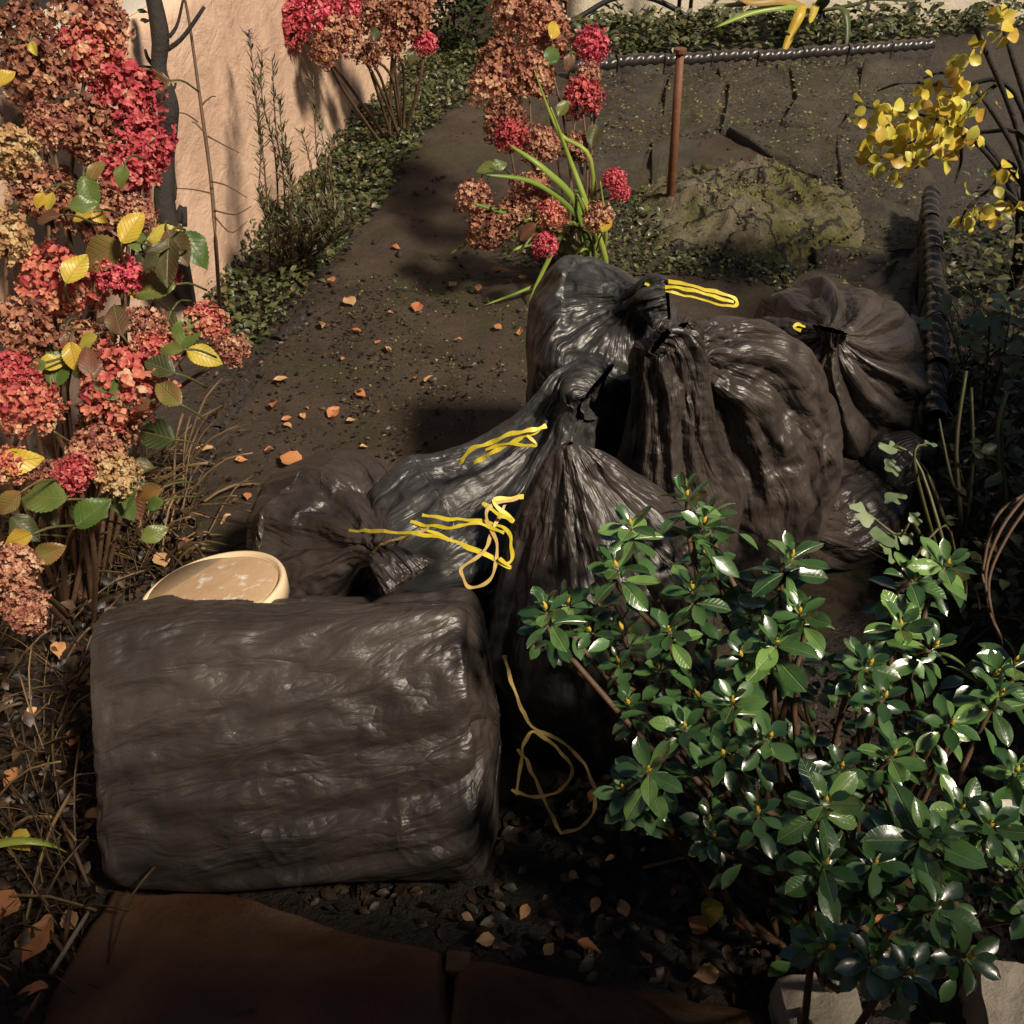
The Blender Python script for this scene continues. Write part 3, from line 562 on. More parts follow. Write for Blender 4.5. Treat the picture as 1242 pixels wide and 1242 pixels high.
b6 = bag([(.47, 1.72, .01, 0, 0, 2.3, 0), (.47, 1.72, .012, .13, .13, 2.4, 0), (.46, 1.72, .06, .195, .195, 2.4, .05), (.46, 1.72, .22, .208, .205, 2.4, .12), (.45, 1.71, .36, .192, .185, 2.3, .25), (.41, 1.67, .47, .14, .13, 2.1, .6), (.34, 1.62, .55, .075, .07, 2, 1), (.30, 1.58, .59, .045, .04, 2, 1), (.285, 1.56, .63, .05, .025, 2, 1), (.27, 1.545, .65, .04, .006, 2, .6)],
    'big sagging black rubbish bag with tall upright pleated neck', (7, 15), .4, 47, [.06, .08, .1, .15, .2, .22, .2], .05, .03, .05)
bag([(.315, 1.50, .16, .05, .05, 2, .2), (.315, 1.50, .18, .115, .10, 2, .5), (.31, 1.51, .30, .105, .085, 2, .8), (.295, 1.525, .42, .065, .055, 2, 1), (.285, 1.535, .54, .05, .04, 2, 1), (.275, 1.54, .60, .05, .036, 2, 1), (.262, 1.535, .645, .04, .025, 2, 1), (.25, 1.515, .655, .03, .006, 2, .6)], None, (8, 17), .4, 49, [.08, .12, .16, .2, .2], .03, .022, .03, 144, 128, 'bag', parent=b6, name='gathered_neck')
b7 = bag([(.80, 2.23, .12, 0, 0, 2.2, 0), (.80, 2.228, .12, .09, .09, 2.2, 0), (.79, 2.19, .16, .18, .175, 2.4, .04), (.755, 2.10, .215, .225, .215, 2.4, .12), (.725, 2.02, .29, .18, .185, 2.3, .45), (.70, 1.96, .365, .10, .11, 2, .9), (.685, 1.93, .415, .032, .032, 2, 1), (.68, 1.915, .435, .022, .022, 2, 1), (.672, 1.90, .455, .035, .005, 2, .6)],
    'rounded black rubbish bag knotted on top, beside the rope topped edging', (13, 27), .34, 52, [.02, .03, .06, .12, .18, .2], .03, .02, .04)
string(b7, [(976, 396, 2.19), (968, 393, 2.175), (962, 398, 2.17), (972, 402, 2.165)], .005, n=12)
b8 = bag([(.90, 1.86, .14, 0, 0, 2.2, 0), (.897, 1.86, .14, .09, .09, 2.2, 0), (.84, 1.84, .07, .12, .08, 2.3, .04), (.74, 1.78, .07, .15, .085, 2.3, .12), (.65, 1.70, .07, .12, .08, 2.2, .4), (.58, 1.62, .15, .05, .05, 2, .9), (.565, 1.61, .15, .02, .02, 2, 1)],
    'shaded black rubbish bag lowest in the heap, behind the glossy shrub', (9, 15), .3, 61, [.03, .05, .08, .12, .15], .03, .024, .05, 144, 128)

# ------------------------------------------------------------------ cream bucket and lid
c = G(257, 717, .33); bk = thing('plastic_bucket', (c[0], c[1], 0), 'cream plastic bucket with stained oval lid standing behind the pillow shaped bag', 'bucket')
def lathe(m, prof, c, n=48, R=None, sx=1.0, sy=1.0, mat=0):
    V = []; th = np.linspace(0, 6.2832, n, endpoint=False)
    for r, z in prof: V += [(r * sx * math.cos(a), r * sy * math.sin(a), z) for a in th]
    V = np.array(V); V = V if R is None else V @ np.array(R).T
    k = len(prof); m.add(V + np.array(c), [(i * n + j, i * n + (j + 1) % n, (i + 1) * n + (j + 1) % n, (i + 1) * n + j) for i in range(k - 1) for j in range(n)] + [tuple(range(n))[::-1], tuple((k - 1) * n + j for j in range(n))], mat)
R = np.array(Matrix.Rotation(math.radians(-9), 3, 'X') @ Matrix.Rotation(math.radians(-10), 3, 'Y'))
m = MB(); lathe(m, [(.085, -.33), (.092, -.28), (.104, -.04), (.106, -.02)], c, R=None, sx=1.08); m.build('body', M['plastic'], bk)
m = MB(); lathe(m, [(.108, -.035), (.118, -.033), (.120, -.004), (.118, .002), (.113, .003), (.110, -.001), (.108, -.004), (.02, -.004)], c, R=R, sx=1.06); m.build('lid', M['plastic'], bk)
m = MB(); lathe(m, [(.1075, -.0035), (.104, -.002), (.01, -.001)], c, R=R, sx=1.06); m.build('lid_film', M['lid'], bk)

# ------------------------------------------------------------------ hydrangeas
def head_mesh(seed, mat, n=340):
    r = np.random.default_rng(seed); m = MB(); ga = 2.39996
    for i in range(n):
        z = 1 - 1.75 * (i + .5) / n; a = i * ga + r.normal(0, .25); s = math.sqrt(max(0, 1 - z * z))
        d = np.array([s * math.cos(a), s * math.sin(a), z]) + r.normal(0, .1, 3); d /= np.linalg.norm(d)
        rad = r.uniform(.74, 1.06) * (1 + .14 * math.sin(3 * a + seed) * s) if i % 4 else r.uniform(.5, .8); f = frame(np.cross(d, r.normal(0, 1, 3)), d)
        tilt = r.normal(0, .35, 2); fz = d + f[:, 0] * tilt[0] + f[:, 1] * tilt[1]; fz /= np.linalg.norm(fz)
        fx = np.cross(fz, f[:, 1]); fx /= np.linalg.norm(fx); fy = np.cross(fz, fx); pr = np.clip(r.normal(.5, .24) - .14 * z, 0, 1); L = r.uniform(.08, .165)
        for q in range(4):
            b = q * math.pi / 2 + r.normal(0, .12); u = fx * math.cos(b) + fy * math.sin(b); v = -fx * math.sin(b) + fy * math.cos(b); cu = r.uniform(-.1, .12); w = L * .5
            o = d * rad
            V = [o, o + u * L * .45 - v * w + fz * .03, o + u * L * .45 + fz * (.03 - .02), o + u * L * .45 + v * w + fz * .03, o + u * L * .9 - v * w * .75 + fz * cu, o + u * L + fz * (cu - .02), o + u * L * .9 + v * w * .75 + fz * cu]
            m.add(np.array(V), [(0, 1, 2), (0, 2, 3), (1, 4, 5, 2), (2, 5, 6, 3)], 0, float(np.clip(pr + r.normal(0, .06), 0, 1)))
    return m.mesh('flower_head', M[mat], False)
HEADS = {k: [head_mesh(i * 7 + 3 + j * 29, k) for j in range(2)] for i, k in enumerate(('hred', 'hcor', 'hor', 'htan', 'hbrn', 'hpink'))}
LEAFH = [leafshape(1, .66, 24, 3, [.22, .4, .1, .3][i], [.14, .05, .22, .1][i], .45, .05, i, .8, .045) for i in range(4)]
def leaf_objs(shapes, mat, nm='leaf'):
    out = []
    for V, F in shapes:
        q = MB(); q.add(V, F); out.append(q.mesh(nm, M[mat]))
    return out
LH = {k: leaf_objs(LEAFH, k) for k in ('hleaf', 'hleaf_y', 'hleaf_d')}
def put(mesh, t, R, loc, s, name='leaf'):
    o = link(name, mesh, t); o.matrix_parent_inverse = Matrix.Translation(t.location).inverted(); o.matrix_basis = mat4(R, loc, s); return o
def stem(t, pts, r, mat='twig', n=10, name='stem', sides=6):
    m = MB(); m.tube(spline(pts, n), r, sides); m.build(name, M[mat], t)
def hydrangea(base, heads, label, leaves=(), stem_r=.005, fill=0, group='hydrangea shrubs', fillbox=None):
    base = np.array(base); t = thing('hydrangea', base, label, 'shrub', group)
    for k, (px, py, d, rp, col) in enumerate(heads):
        c = P(px, py, d); r = rp * d / FPX * .93
        v = rdir(.5, 1.3) ; put(HEADS[col][k % 2], t, frame(np.cross(v, [.3, .8, .1]), v, 0), c, r, 'flower_head')
        o = np.array([random.uniform(-.08, .08), random.uniform(-.08, .08), 0]); mid = base * .45 + c * .55 + np.array([0, 0, .05]) + o
        stem(t, [base + o * .6 + [0, 0, -.03], mid, c - [0, 0, r * .2]], [stem_r * 1.2, stem_r, stem_r * .7])
    for (px, py, d, Lp, col, ang, tl) in leaves:
        c = P(px, py, d); L = Lp * d / FPX; a = math.radians(ang)
        u = np.array([math.cos(a), -math.sin(a) * SP * -1, -math.sin(a) * CP * -1]); u = np.array([math.cos(a), math.sin(a) * SP, math.sin(a) * CP])
        nrm = np.array([.1, -.62, .78]) + np.array([random.uniform(-.3, .3), random.uniform(-.2, .2), tl]); R_ = frame(u, nrm, 0)
        put(random.choice(LH[col]), t, R_, c - u * L * .5, L)
        back = c - u * L * .5; stem(t, [back - u * .035 + [0, .06, -.05], back - u * .02 + [0, .02, -.012], back], .0022, 'gstem', 6, 'leaf_stalk', 5)
    return t
B0 = G(40, 860)
hl = [(110, 25, 2.1, 48, 'hor'), (45, 95, 2.0, 44, 'hbrn'), (150, 118, 2.12, 46, 'hred'), (172, 178, 2.1, 42, 'hred'), (110, 70, 2.08, 44, 'hcor'), (100, 160, 2.05, 46, 'hbrn'), (158, 212, 2.06, 36, 'hred'), (60, 155, 1.98, 30, 'hor'), (15, 185, 1.9, 36, 'htan'), (125, 262, 2.02, 40, 'hbrn'),
      (70, 345, 1.9, 50, 'hcor'), (145, 335, 1.88, 30, 'hpink'), (25, 400, 1.8, 42, 'hbrn'), (34, 495, 1.72, 42, 'hcor'), (150, 470, 1.8, 56, 'hcor'), (188, 428, 1.86, 28, 'hcor'), (248, 392, 1.95, 28, 'hcor'), (282, 425, 1.95, 22, 'hor'), (92, 575, 1.7, 26, 'hred'), (142, 578, 1.72, 30, 'htan'), (118, 548, 1.74, 34, 'hor'), (12, 565, 1.62, 26, 'hcor'), (18, 690, 1.55, 34, 'hor'), (32, 740, 1.55, 30, 'hor'), (55, 240, 1.95, 40, 'hbrn'), (28, 40, 2.0, 40, 'hbrn'), (5, 290, 1.85, 36, 'htan'), (178, 395, 1.9, 26, 'hor'), (200, 330, 1.95, 20, 'hred'), (165, 262, 2.0, 26, 'hor'), (15, 455, 1.72, 30, 'hred'), (60, 430, 1.85, 30, 'hbrn'), (105, 420, 1.9, 32, 'hbrn'), (130, 520, 1.85, 40, 'hbrn'), (60, 590, 1.75, 30, 'hbrn')]
lv = [(118, 308, 1.84, 66, 'hleaf', 200, 0), (200, 283, 1.9, 46, 'hleaf_y', 20, .2), (203, 318, 1.84, 60, 'hleaf_d', 265, .1), (236, 300, 1.92, 52, 'hleaf', -50, 0), (246, 430, 1.9, 42, 'hleaf_y', -15, 0), (228, 402, 1.92, 50, 'hleaf', 60, 0), (48, 600, 1.66, 66, 'hleaf', 170, .1), (112, 622, 1.68, 54, 'hleaf', 40, .1), (70, 445, 1.78, 50, 'hleaf', 80, 0), (42, 445, 1.74, 30, 'hleaf', 200, 0), (88, 432, 1.76, 36, 'hleaf_y', 280, 0), (185, 350, 1.88, 56, 'hleaf', 190, 0), (170, 350, 1.9, 44, 'hleaf_y', 330, 0), (60, 245, 1.86, 26, 'hleaf_y', 250, 0), (48, 243, 1.86, 22, 'hleaf_y', 240, 0), (108, 232, 1.9, 40, 'hleaf', 290, .2), (115, 205, 1.92, 30, 'hleaf', 70, 0), (100, 262, 1.88, 28, 'hleaf_y', 200, 0), (118, 262, 1.9, 22, 'hleaf_y', -30, 0), (6, 95, 1.8, 30, 'hleaf_y', 40, 0), (40, 58, 1.85, 18, 'hleaf_y', 290, 0), (20, 560, 1.6, 50, 'hleaf_y', 10, -.3), (10, 610, 1.6, 40, 'hleaf', 220, 0), (60, 670, 1.6, 40, 'hleaf', 20, -.2), (20, 655, 1.56, 40, 'hleaf_y', 200, 0), (165, 290, 1.95, 36, 'hleaf', 110, 0), (215, 300, 1.9, 50, 'hleaf_d', 300, 0), (200, 400, 1.93, 50, 'hleaf_d', 250, 0), (30, 640, 1.62, 44, 'hleaf_d', 320, 0)]
for k in range(30): lv.append((random.uniform(0, 210), random.uniform(190, 660), random.uniform(1.72, 1.82), random.uniform(24, 46), random.choice(['hleaf', 'hleaf_y', 'hleaf', 'hleaf_d']), random.uniform(0, 360), random.uniform(-.3, .3)))
for k in range(26): lv.append((random.uniform(-10, 190), random.uniform(40, 640), 2.12, random.uniform(40, 60), 'hleaf_d', random.uniform(0, 360), random.uniform(-.3, .3)))
hydrangea((B0[0], B0[1] + .25, 0), hl, 'tall hydrangea crowded with red and coral flower heads beside the peach wall', lv)
Bc = G(700, 335)
hydrangea(Bc, [(640, 12, 3.25, 46, 'hor'), (660, 45, 3.2, 34, 'hor'), (600, 108, 3.15, 34, 'hor'), (642, 92, 3.15, 34, 'hor'), (606, 75, 3.2, 30, 'hbrn'), (716, 56, 3.2, 24, 'hpink'), (706, 120, 3.15, 26, 'hred'), (612, 148, 3.1, 30, 'hbrn'), (618, 165, 3.05, 22, 'hred'), (655, 178, 3.08, 26, 'hor'), (575, 242, 3.0, 24, 'hor'), (590, 278, 3.0, 28, 'hbrn'), (726, 264, 2.98, 20, 'hor'), (645, 235, 3.05, 28, 'hor'), (662, 298, 2.96, 17, 'hpink'), (745, 218, 3.0, 15, 'hpink'), (753, 234, 3.0, 13, 'hpink'), (620, 262, 3.02, 24, 'hbrn'), (668, 262, 3.0, 20, 'hcor'), (700, 180, 3.1, 20, 'hbrn'), (714, 90, 3.18, 16, 'hor')],
    'slender hydrangea with rust brown and pink heads behind the rubbish bags', [(590, 205, 3.0, 26, 'hleaf', 190, .2), (605, 200, 3.0, 22, 'hleaf', 20, 0), (670, 65, 3.1, 30, 'hleaf', 70, 0), (672, 35, 3.1, 26, 'hleaf_y', 80, 0), (683, 130, 3.05, 24, 'hleaf', 60, 0), (735, 270, 2.95, 24, 'hleaf_y', 70, 0), (720, 165, 3.05, 30, 'hleaf_d', 260, 0), (690, 75, 3.1, 22, 'hleaf_d', 260, 0), (640, 280, 2.95, 26, 'hleaf_d', 220, 0)], .004)
Bf = G(478, 170)
hydrangea(Bf, [(375, 12, 3.55, 34, 'hpink'), (352, 30, 3.55, 28, 'hred'), (412, 42, 3.6, 30, 'hor'), (440, 8, 3.8, 34, 'hbrn'), (488, 22, 3.9, 32, 'hbrn'), (514, 52, 3.95, 17, 'hpink'), (446, 66, 3.8, 18, 'hbrn'), (395, 62, 3.55, 22, 'hbrn'), (470, 48, 3.9, 22, 'hor'), (505, 12, 3.95, 24, 'hor'), (415, 8, 3.6, 26, 'hpink')],
    'old hydrangea with brown heads on bare stems against the peach wall', [(455, 40, 3.7, 20, 'hleaf_d', 90, 0), (500, 70, 3.8, 18, 'hleaf_d', 250, 0)], .006)

# ------------------------------------------------------------------ strap leaved plant
t = thing('strap_leaf_plant', G(722, 335), 'clump of arching bright green strap leaves under the slender hydrangea', 'plant'); q0 = G(722, 335)
for k, (pl, w, mm) in enumerate([([(718, 200), (678, 160), (648, 85)], .006, 'blade'), ([(700, 250), (660, 205), (618, 176)], .010, 'blade'), ([(700, 262), (650, 222), (590, 212)], .009, 'blade'), ([(690, 300), (640, 268), (572, 246)], .011, 'blade'), ([(705, 300), (640, 262), (595, 278), (546, 308)], .009, 'blade'), ([(700, 310), (650, 296), (612, 308)], .007, 'blade'), ([(705, 290), (690, 272), (658, 330), (642, 366)], .008, 'blade'), ([(712, 300), (680, 330), (640, 350), (588, 384)], .006, 'blade'), ([(715, 290), (690, 320), (670, 355)], .005, 'blade_d'), ([(722, 300), (712, 250), (690, 190), (668, 130)], .008, 'blade'), ([(730, 310), (735, 280), (728, 220)], .006, 'blade'), ([(724, 290), (712, 262), (700, 235)], .010, 'blade'), ([(700, 340), (692, 355), (688, 362)], .006, 'blade_d'), ([(735, 325), (728, 290), (706, 240)], .009, 'blade'), ([(690, 285), (655, 280), (635, 300)], .006, 'blade_d')]):
    pts = [q0 + [random.uniform(-.03, .03), random.uniform(-.03, .03), -.02]]; n = len(pl)
    for i, (a, b_) in enumerate(pl): pts.append(PY(a, b_, q0[1] - .06 - .16 * (i + 1) / n + (.08 if b_ < 200 else 0)))
    pts = np.array(pts); pts[:, 2] = np.maximum(pts[:, 2], .015); m = MB(); c = spline(pts, 18); m.ribbon(c, w, (.1, -.7, .7), wt=np.sin(np.linspace(.5, 3.05, 18)) ** .7); m.build('blade', M[mm], t)

# ------------------------------------------------------------------ sapling, bare stem, needle plants by the wall
t = thing('sapling', G(212, 345), 'dark bare sapling trunk with broken twigs against the peach wall', 'tree')
tp = [G(226, 372), P(216, 310, 2.62), P(200, 255, 2.55), P(202, 190, 2.55), P(204, 130, 2.5), P(193, 85, 2.5), P(194, 40, 2.48), P(180, -30, 2.46)]
stem(t, tp, [.034, .024, .028, .020, .026, .018, .022, .016], 'bark', 40, 'trunk', 10)
for pl, r in [([(203, 60), (222, 45), (248, 8)], .007), ([(205, 45), (215, 30), (222, 0)], .005), ([(192, 85), (180, 72), (176, 60)], .006), ([(185, 82), (172, 80), (163, 78)], .004), ([(198, 110), (188, 118), (185, 118)], .004), ([(206, 115), (212, 105), (213, 100)], .004), ([(207, 160), (209, 200), (213, 235), (207, 248), (203, 236)], .006), ([(203, 130), (210, 128)], .004), ([(215, 270), (222, 250), (224, 275)], .012)]:
    stem(t, [P(a, b_, 2.5 + .0004 * b_) for a, b_ in pl], [r, r * .6], 'bark', 8, 'branch', 6)
for (a, b_) in [(155, 22), (168, 15), (175, 28)]: put(LH['hleaf'][0], t, frame(rdir(-.3, .3), (0, -.5, .8)), P(a, b_, 2.5), .045)
t = thing('bare_shoot', G(268, 400), 'thin reddish bare shoot with side twigs rising before the peach wall', 'plant')
stem(t, [G(268, 395), P(262, 300, 2.66), P(256, 220, 2.66), P(244, 130, 2.62), P(230, 30, 2.58), P(222, -10, 2.55)], [.006, .005, .003], 'twig', 24, 'stem')
for pl in [[(244, 128), (255, 118), (262, 117)], [(252, 165), (270, 175), (290, 185)], [(240, 148), (225, 138), (212, 137)], [(258, 235), (235, 230), (207, 228)], [(256, 220), (275, 225), (300, 240)], [(247, 160), (238, 150), (233, 148)], [(260, 255), (285, 260), (305, 250)], [(260, 262), (280, 282), (300, 268)]]:
    stem(t, [P(a, b_, 2.63) for a, b_ in pl], [.0025, .0012], 'twig', 8, 'twig', 5)
def needle_plant(stems, base, label, flower=False, dens=60):
    t = thing('needle_plant', base, label, 'plant', 'needle leaved plants at the wall')
    for k, (pl, d) in enumerate(stems):
        pts = spline([np.array(base) + [random.uniform(-.06, .06), random.uniform(-.06, .06), 0]] + [P(a, b_, d) for a, b_ in pl], 20)
        m = MB(); m.tube(pts, [.0035, .0015], 5); m.build('stem', M['twig'], t); m = MB()
        for i in range(dens):
            u = random.uniform(.25, 1); p = np.array([np.interp(u * 19, np.arange(20), pts[:, c_]) for c_ in range(3)]); d_ = rdir(.1, 1.0); V, F = leafshape(random.uniform(.02, .045), .006, 2, 1, -.2, .1); m.add(place(V, frame(d_), p), F)
        m.build('needles', M['rosemary'], t)
        if flower and k == 0:
            m = MB(); e = pts[-1]
            for i in range(26): V, F = SMALL[i % 3]; m.add(place(V, frame(rdir(-.2, .9)), e + [0, 0, -.05 * i / 26], .012), F)
            m.build('flower_spike', M['lav'], t)
    return t
needle_plant([([(322, 220), (312, 130), (302, 38)], 3.0), ([(335, 200), (318, 120), (318, 60)], 3.02), ([(345, 230), (335, 160), (330, 70)], 3.0), ([(355, 240), (345, 190), (338, 120)], 3.0), ([(318, 250), (316, 180), (308, 100)], 2.98), ([(350, 250), (352, 215), (346, 170)], 2.98)], G(342, 330), 'tall dark needle leaved plant with one purple flower spike by the wall', True, 90)
needle_plant([([(388, 210), (382, 150), (380, 90)], 3.3), ([(395, 215), (392, 170), (378, 120)], 3.3), ([(380, 220), (372, 180), (366, 160)], 3.3), ([(400, 220), (402, 190), (404, 165)], 3.32)], G(395, 275), 'shorter needle leaved plant with sparse upright stems by the wall', False, 50)
t = needle_plant([([(330 + 8 * k, 290 - 4 * (k % 3)), (318 + 10 * k, 240 + 8 * (k % 4))], 3.05 + .02 * (k % 3)) for k in range(12)], G(370, 322), 'low bushy grey green needle plant at the foot of the wall', False, 110)

# ------------------------------------------------------------------ ground cover, litter, grass (uncountable)
def cover(name, polypx, n, size, mat, z0=.0, z1=.08, label=None, cat=None, tilt=(-.2, .9), poly=None):
    poly = poly or [G(*p)[:2] for p in polypx]; m = MB()
    for x, y in scatter(poly, n):
        V, F = random.choice(SMALL); h = gz(x, y) + random.uniform(z0, z1) * (.4 + max(0, .9 + 1.2 * mnoise.noise(Vector((x * 4, y * 4, 8)))))
        m.add(place(V, frame(rdir(*tilt), rdir(.6, 1.5)), (x, y, h), random.uniform(*size)), F)
    o = m.build(name, M[mat]); return tag(o, label, cat, kind='stuff')
cover('ground_cover', [(225, 300), (252, 425), (312, 440), (390, 345), (455, 262), (520, 165), (600, 95), (560, 40), (470, 60), (400, 170), (300, 290)], 8500, (.014, .032), 'ivy', .0, .05, 'low green ground cover leaves along the foot of the peach wall', 'ground cover')
cover('ground_cover', [(680, 74), (1140, 48), (1300, 30), (1300, 0), (1100, 0), (940, 18), (700, 34)], 4000, (.03, .055), 'ivy', .0, .08, 'low leafy ground cover in the bed before the white wall', 'ground cover')
cover('ground_cover', [(760, 235), (830, 255), (870, 315), (985, 335), (960, 365), (850, 345), (700, 345), (600, 330), (690, 250)], 2600, (.010, .024), 'ivy', 0, .05, 'tiny weeds and moss around the boulder and stake', 'weeds')
cover('moss', [(720, 96), (1115, 80), (1115, 390), (990, 395), (985, 240), (900, 165), (720, 215)], 2600, (.006, .018), 'mosstuft', .03, .042, 'low moss and grit over the dark paving stones', 'moss', (-.2, .6))
cover('leaf_litter', [(250, 430), (400, 340), (560, 330), (650, 400), (560, 560), (330, 640), (240, 600)], 1100, (.005, .018), 'litter', .012, .024, 'small dark leaf fragments trodden into the muddy path', 'leaf litter', (-.1, .2))
cover('leaf_litter', [(-60, 620), (230, 560), (260, 680), (150, 760), (130, 1060), (60, 1242), (-200, 1300), (-200, 700)], 2600, (.010, .034), 'litter', .0, .07, 'dark fallen leaves under the tall hydrangea', 'leaf litter', (-.9, .9))
cover('leaf_litter', [(300, 1080), (560, 1040), (740, 900), (1100, 800), (1300, 900), (1300, 1250), (900, 1225), (560, 1150)], 1300, (.012, .034), 'litter', .0, .02, 'dark leaf litter on soil below the glossy shrub', 'leaf litter', (-.3, .4))
cover('undergrowth', [(1120, 330), (1145, 520), (1110, 640), (1130, 800), (1300, 900), (1400, 600), (1330, 300), (1170, 280)], 3000, (.015, .04), 'ivy', .0, .20, 'dark undergrowth of small leaves beside the rope topped edging', 'undergrowth')
m = MB()
for k in range(1700):
    q = BV[random.randrange(len(BV))]
    if mnoise.noise(Vector((q[0] * 5, q[1] * 5, 30))) < -.12: continue
    V, F = random.choice(SMALL); m.add(place(V, frame(rdir(.0, 1.3)), (q[0] + random.gauss(0, .012), q[1] + random.gauss(0, .012), q[2]), random.uniform(.006, .016)), F)
tag(m.build('moss', M['mosstuft']), 'short tufts of moss growing over the boulder', 'moss', kind='stuff')
m = MB()
for k in range(620):
    x, y = random.choice([(G(random.uniform(60, 240), random.uniform(560, 720)))[:2], (G(random.uniform(-40, 130), random.uniform(760, 1200)))[:2]]) if k % 3 else G(random.uniform(110, 230), random.uniform(580, 690))[:2]
    d = rdir(.15, 1.0); L = random.uniform(.08, .30); p = np.array([x, y, gz(x, y)]); m.ribbon(spline([p, p + d * L * .6 + [0, 0, .02], p + d * L + [0, 0, -.10 * L]], 6), random.uniform(.0012, .003), (d[1], -d[0], .6))
tag(m.build('dry_grass', M['straw']), 'tangle of dry straw coloured grass at the foot of the hydrangea', 'dry grass', kind='stuff')
m = MB()
for k in range(240):
    x, y = G(random.uniform(1120, 1260), random.uniform(400, 820))[:2]; d = rdir(.3, 1.3); L = random.uniform(.12, .40); p = np.array([x, y, 0]); m.ribbon(spline([p, p + d * L * .6 + [0, 0, .03], p + d * L + [0, 0, -.15 * L]], 6), random.uniform(.001, .0028), (d[1], -d[0], .6))
tag(m.build('dry_grass', M['straw']), 'thin dry stalks in the undergrowth beside the rope topped edging', 'dry grass', kind='stuff')
m = MB()
for k in range(130):
    a, b_ = random.choice([(995, 240), (988, 285), (992, 318), (830, 300), (860, 320)]); p = G(a + random.gauss(0, 14), b_ + random.gauss(0, 10)); e = random.uniform(.002, .007); m.box((p[0], p[1], .07 if a > 900 else .04), (e, e * .8, e * .6), R=frame(rdir(-1, 1)))
tag(m.build('gravel', M['stone']), 'pale loose stone crumbs in the joints of the paving', 'gravel', kind='stuff')

m = MB()
for k, (x, y) in enumerate(scatter(pathpoly, 900)):
    e = random.uniform(.003, .009) * (1.8 if k % 25 == 0 else 1); m.box((x, y, gz(x, y) + .016), (e, e * random.uniform(.6, 1), e * .6), R=frame(rdir(-1, 1)))
tag(m.build('gravel', M['stone']), 'scattered clods and little stones on the muddy path', 'gravel', kind='stuff')
cover('moss', [(420, 330), (640, 380), (640, 500), (480, 560), (400, 470)], 500, (.004, .011), 'mosstuft', .012, .02, 'patchy moss on the damp path behind the heap', 'moss', (.0, .9))

# ------------------------------------------------------------------ fallen leaves one can count
FL = leaf_objs([leafshape(1, .5 + .1 * i, 10, 2, .25 - .12 * i, .25, .42, .07, i + 9, 1.15, .04) for i in range(4)], 'fall', 'fallen_leaf')
FLY = leaf_objs([leafshape(1, .7, 5, 2, .1, .2, .45, .05, 3)], 'hleaf_y', 'fallen_leaf')
def fallen(px, py, Lp, label, group, mesh=None, z=.014):
    p = G(px, py, z); d = np.linalg.norm(p - [0, 0, CAM_H]); L = Lp * d / FPX; u = rdir(-.05, .1); o = link('fallen_leaf', mesh or random.choice(FL)); o.matrix_basis = mat4(frame(u, rdir(.9, 1.5)), (p[0], p[1], gz(p[0], p[1]) + z + .004), L); tag(o, label, 'leaf', group)
for a, b_, L in [(437, 404, 14), (350, 462, 18), (338, 487, 20), (354, 507, 13), (345, 515, 14), (366, 502, 12), (375, 497, 12), (398, 506, 20), (420, 512, 14), (428, 372, 20), (515, 464, 14), (504, 461, 10), (470, 421, 12), (545, 347, 16), (392, 400, 20), (432, 475, 18), (392, 590, 14), (285, 560, 16), (262, 548, 24), (436, 544, 12), (500, 580, 14), (503, 376, 18), (608, 402, 12), (630, 408, 14), (455, 418, 9), (560, 412, 10), (330, 545, 10), (384, 622, 24), (610, 330, 14), (585, 350, 10), (400, 340, 14), (475, 300, 12), (640, 340, 12), (470, 380, 9), (530, 440, 10), (415, 440, 10), (300, 600, 14), (280, 625, 16), (232, 660, 18), (460, 500, 9)]:
    where = 'close to the sunken rope edging' if a < 345 else 'close to the heap of rubbish bags' if b_ > 520 or a > 490 else 'near the ground cover' if b_ < 405 else 'in the middle of its bare stretch'
    fallen(a, b_, L, 'small orange brown leaf on the muddy path ' + where, 'fallen leaves on the path', z=.022)
fallen(366, 568, 34, 'large tan curled leaf lying on the muddy path by the heap', None, z=.026)
for a, b_, L in [(855, 1070, 26), (858, 1132, 26), (872, 1180, 30), (725, 1092, 20), (600, 1140, 22), (700, 1145, 28), (640, 1100, 20), (760, 1115, 22), (720, 962, 18), (660, 1160, 16), (1000, 1130, 24), (880, 1222, 22), (905, 1135, 20), (790, 1170, 18), (560, 1110, 16), (690, 1060, 14), (815, 1090, 14), (745, 1040, 12), (1050, 1110, 22)]:
    fallen(a, b_, L, 'brown fallen leaf on the dark soil below the glossy shrub', 'fallen leaves below the shrub', z=.035)
fallen(864, 1092, 36, 'yellow green fallen leaf on the dark soil below the glossy shrub', None, FLY[0], z=.04)
fallen(12, 1012, 34, 'bright yellow fallen leaf in the litter under the tall hydrangea', None, FLY[0], z=.06)
for a, b_, L in [(30, 1170, 50), (60, 1110, 30), (85, 905, 22), (20, 930, 26), (90, 1130, 24), (15, 1080, 40), (45, 860, 24), (100, 720, 26), (200, 690, 24), (60, 1200, 30), (70, 780, 26), (105, 985, 20)]:
    fallen(a, b_, L, 'curled brown leaf in the litter under the tall hydrangea', 'fallen leaves under the hydrangea', z=.06)
for k, (a, b_, c_, d_) in enumerate([(62, 1180, 108, 1105), (30, 1240, 52, 1200), (75, 995, 108, 1075), (60, 1130, 85, 1165), (85, 1100, 78, 1150)]):
    m = MB(); m.tube(spline([G(a, b_, .06), (G(a, b_, .09) + G(c_, d_, .09)) / 2, G(c_, d_, .06)], 8), [.004, .003], 6); tag(m.build('twig', M['twig' if k else 'concrete']), 'short dry twig lying in the litter beside the brown step', 'twig', 'twigs beside the step')
m = MB(); m.tube(spline([G(780, 1053, .06), G(818, 1043, .08), G(855, 1035, .09)], 8), [.0035, .002], 6); tag(m.build('twig', M['straw']), 'pale straight straw lying on the soil below the glossy shrub', 'twig')
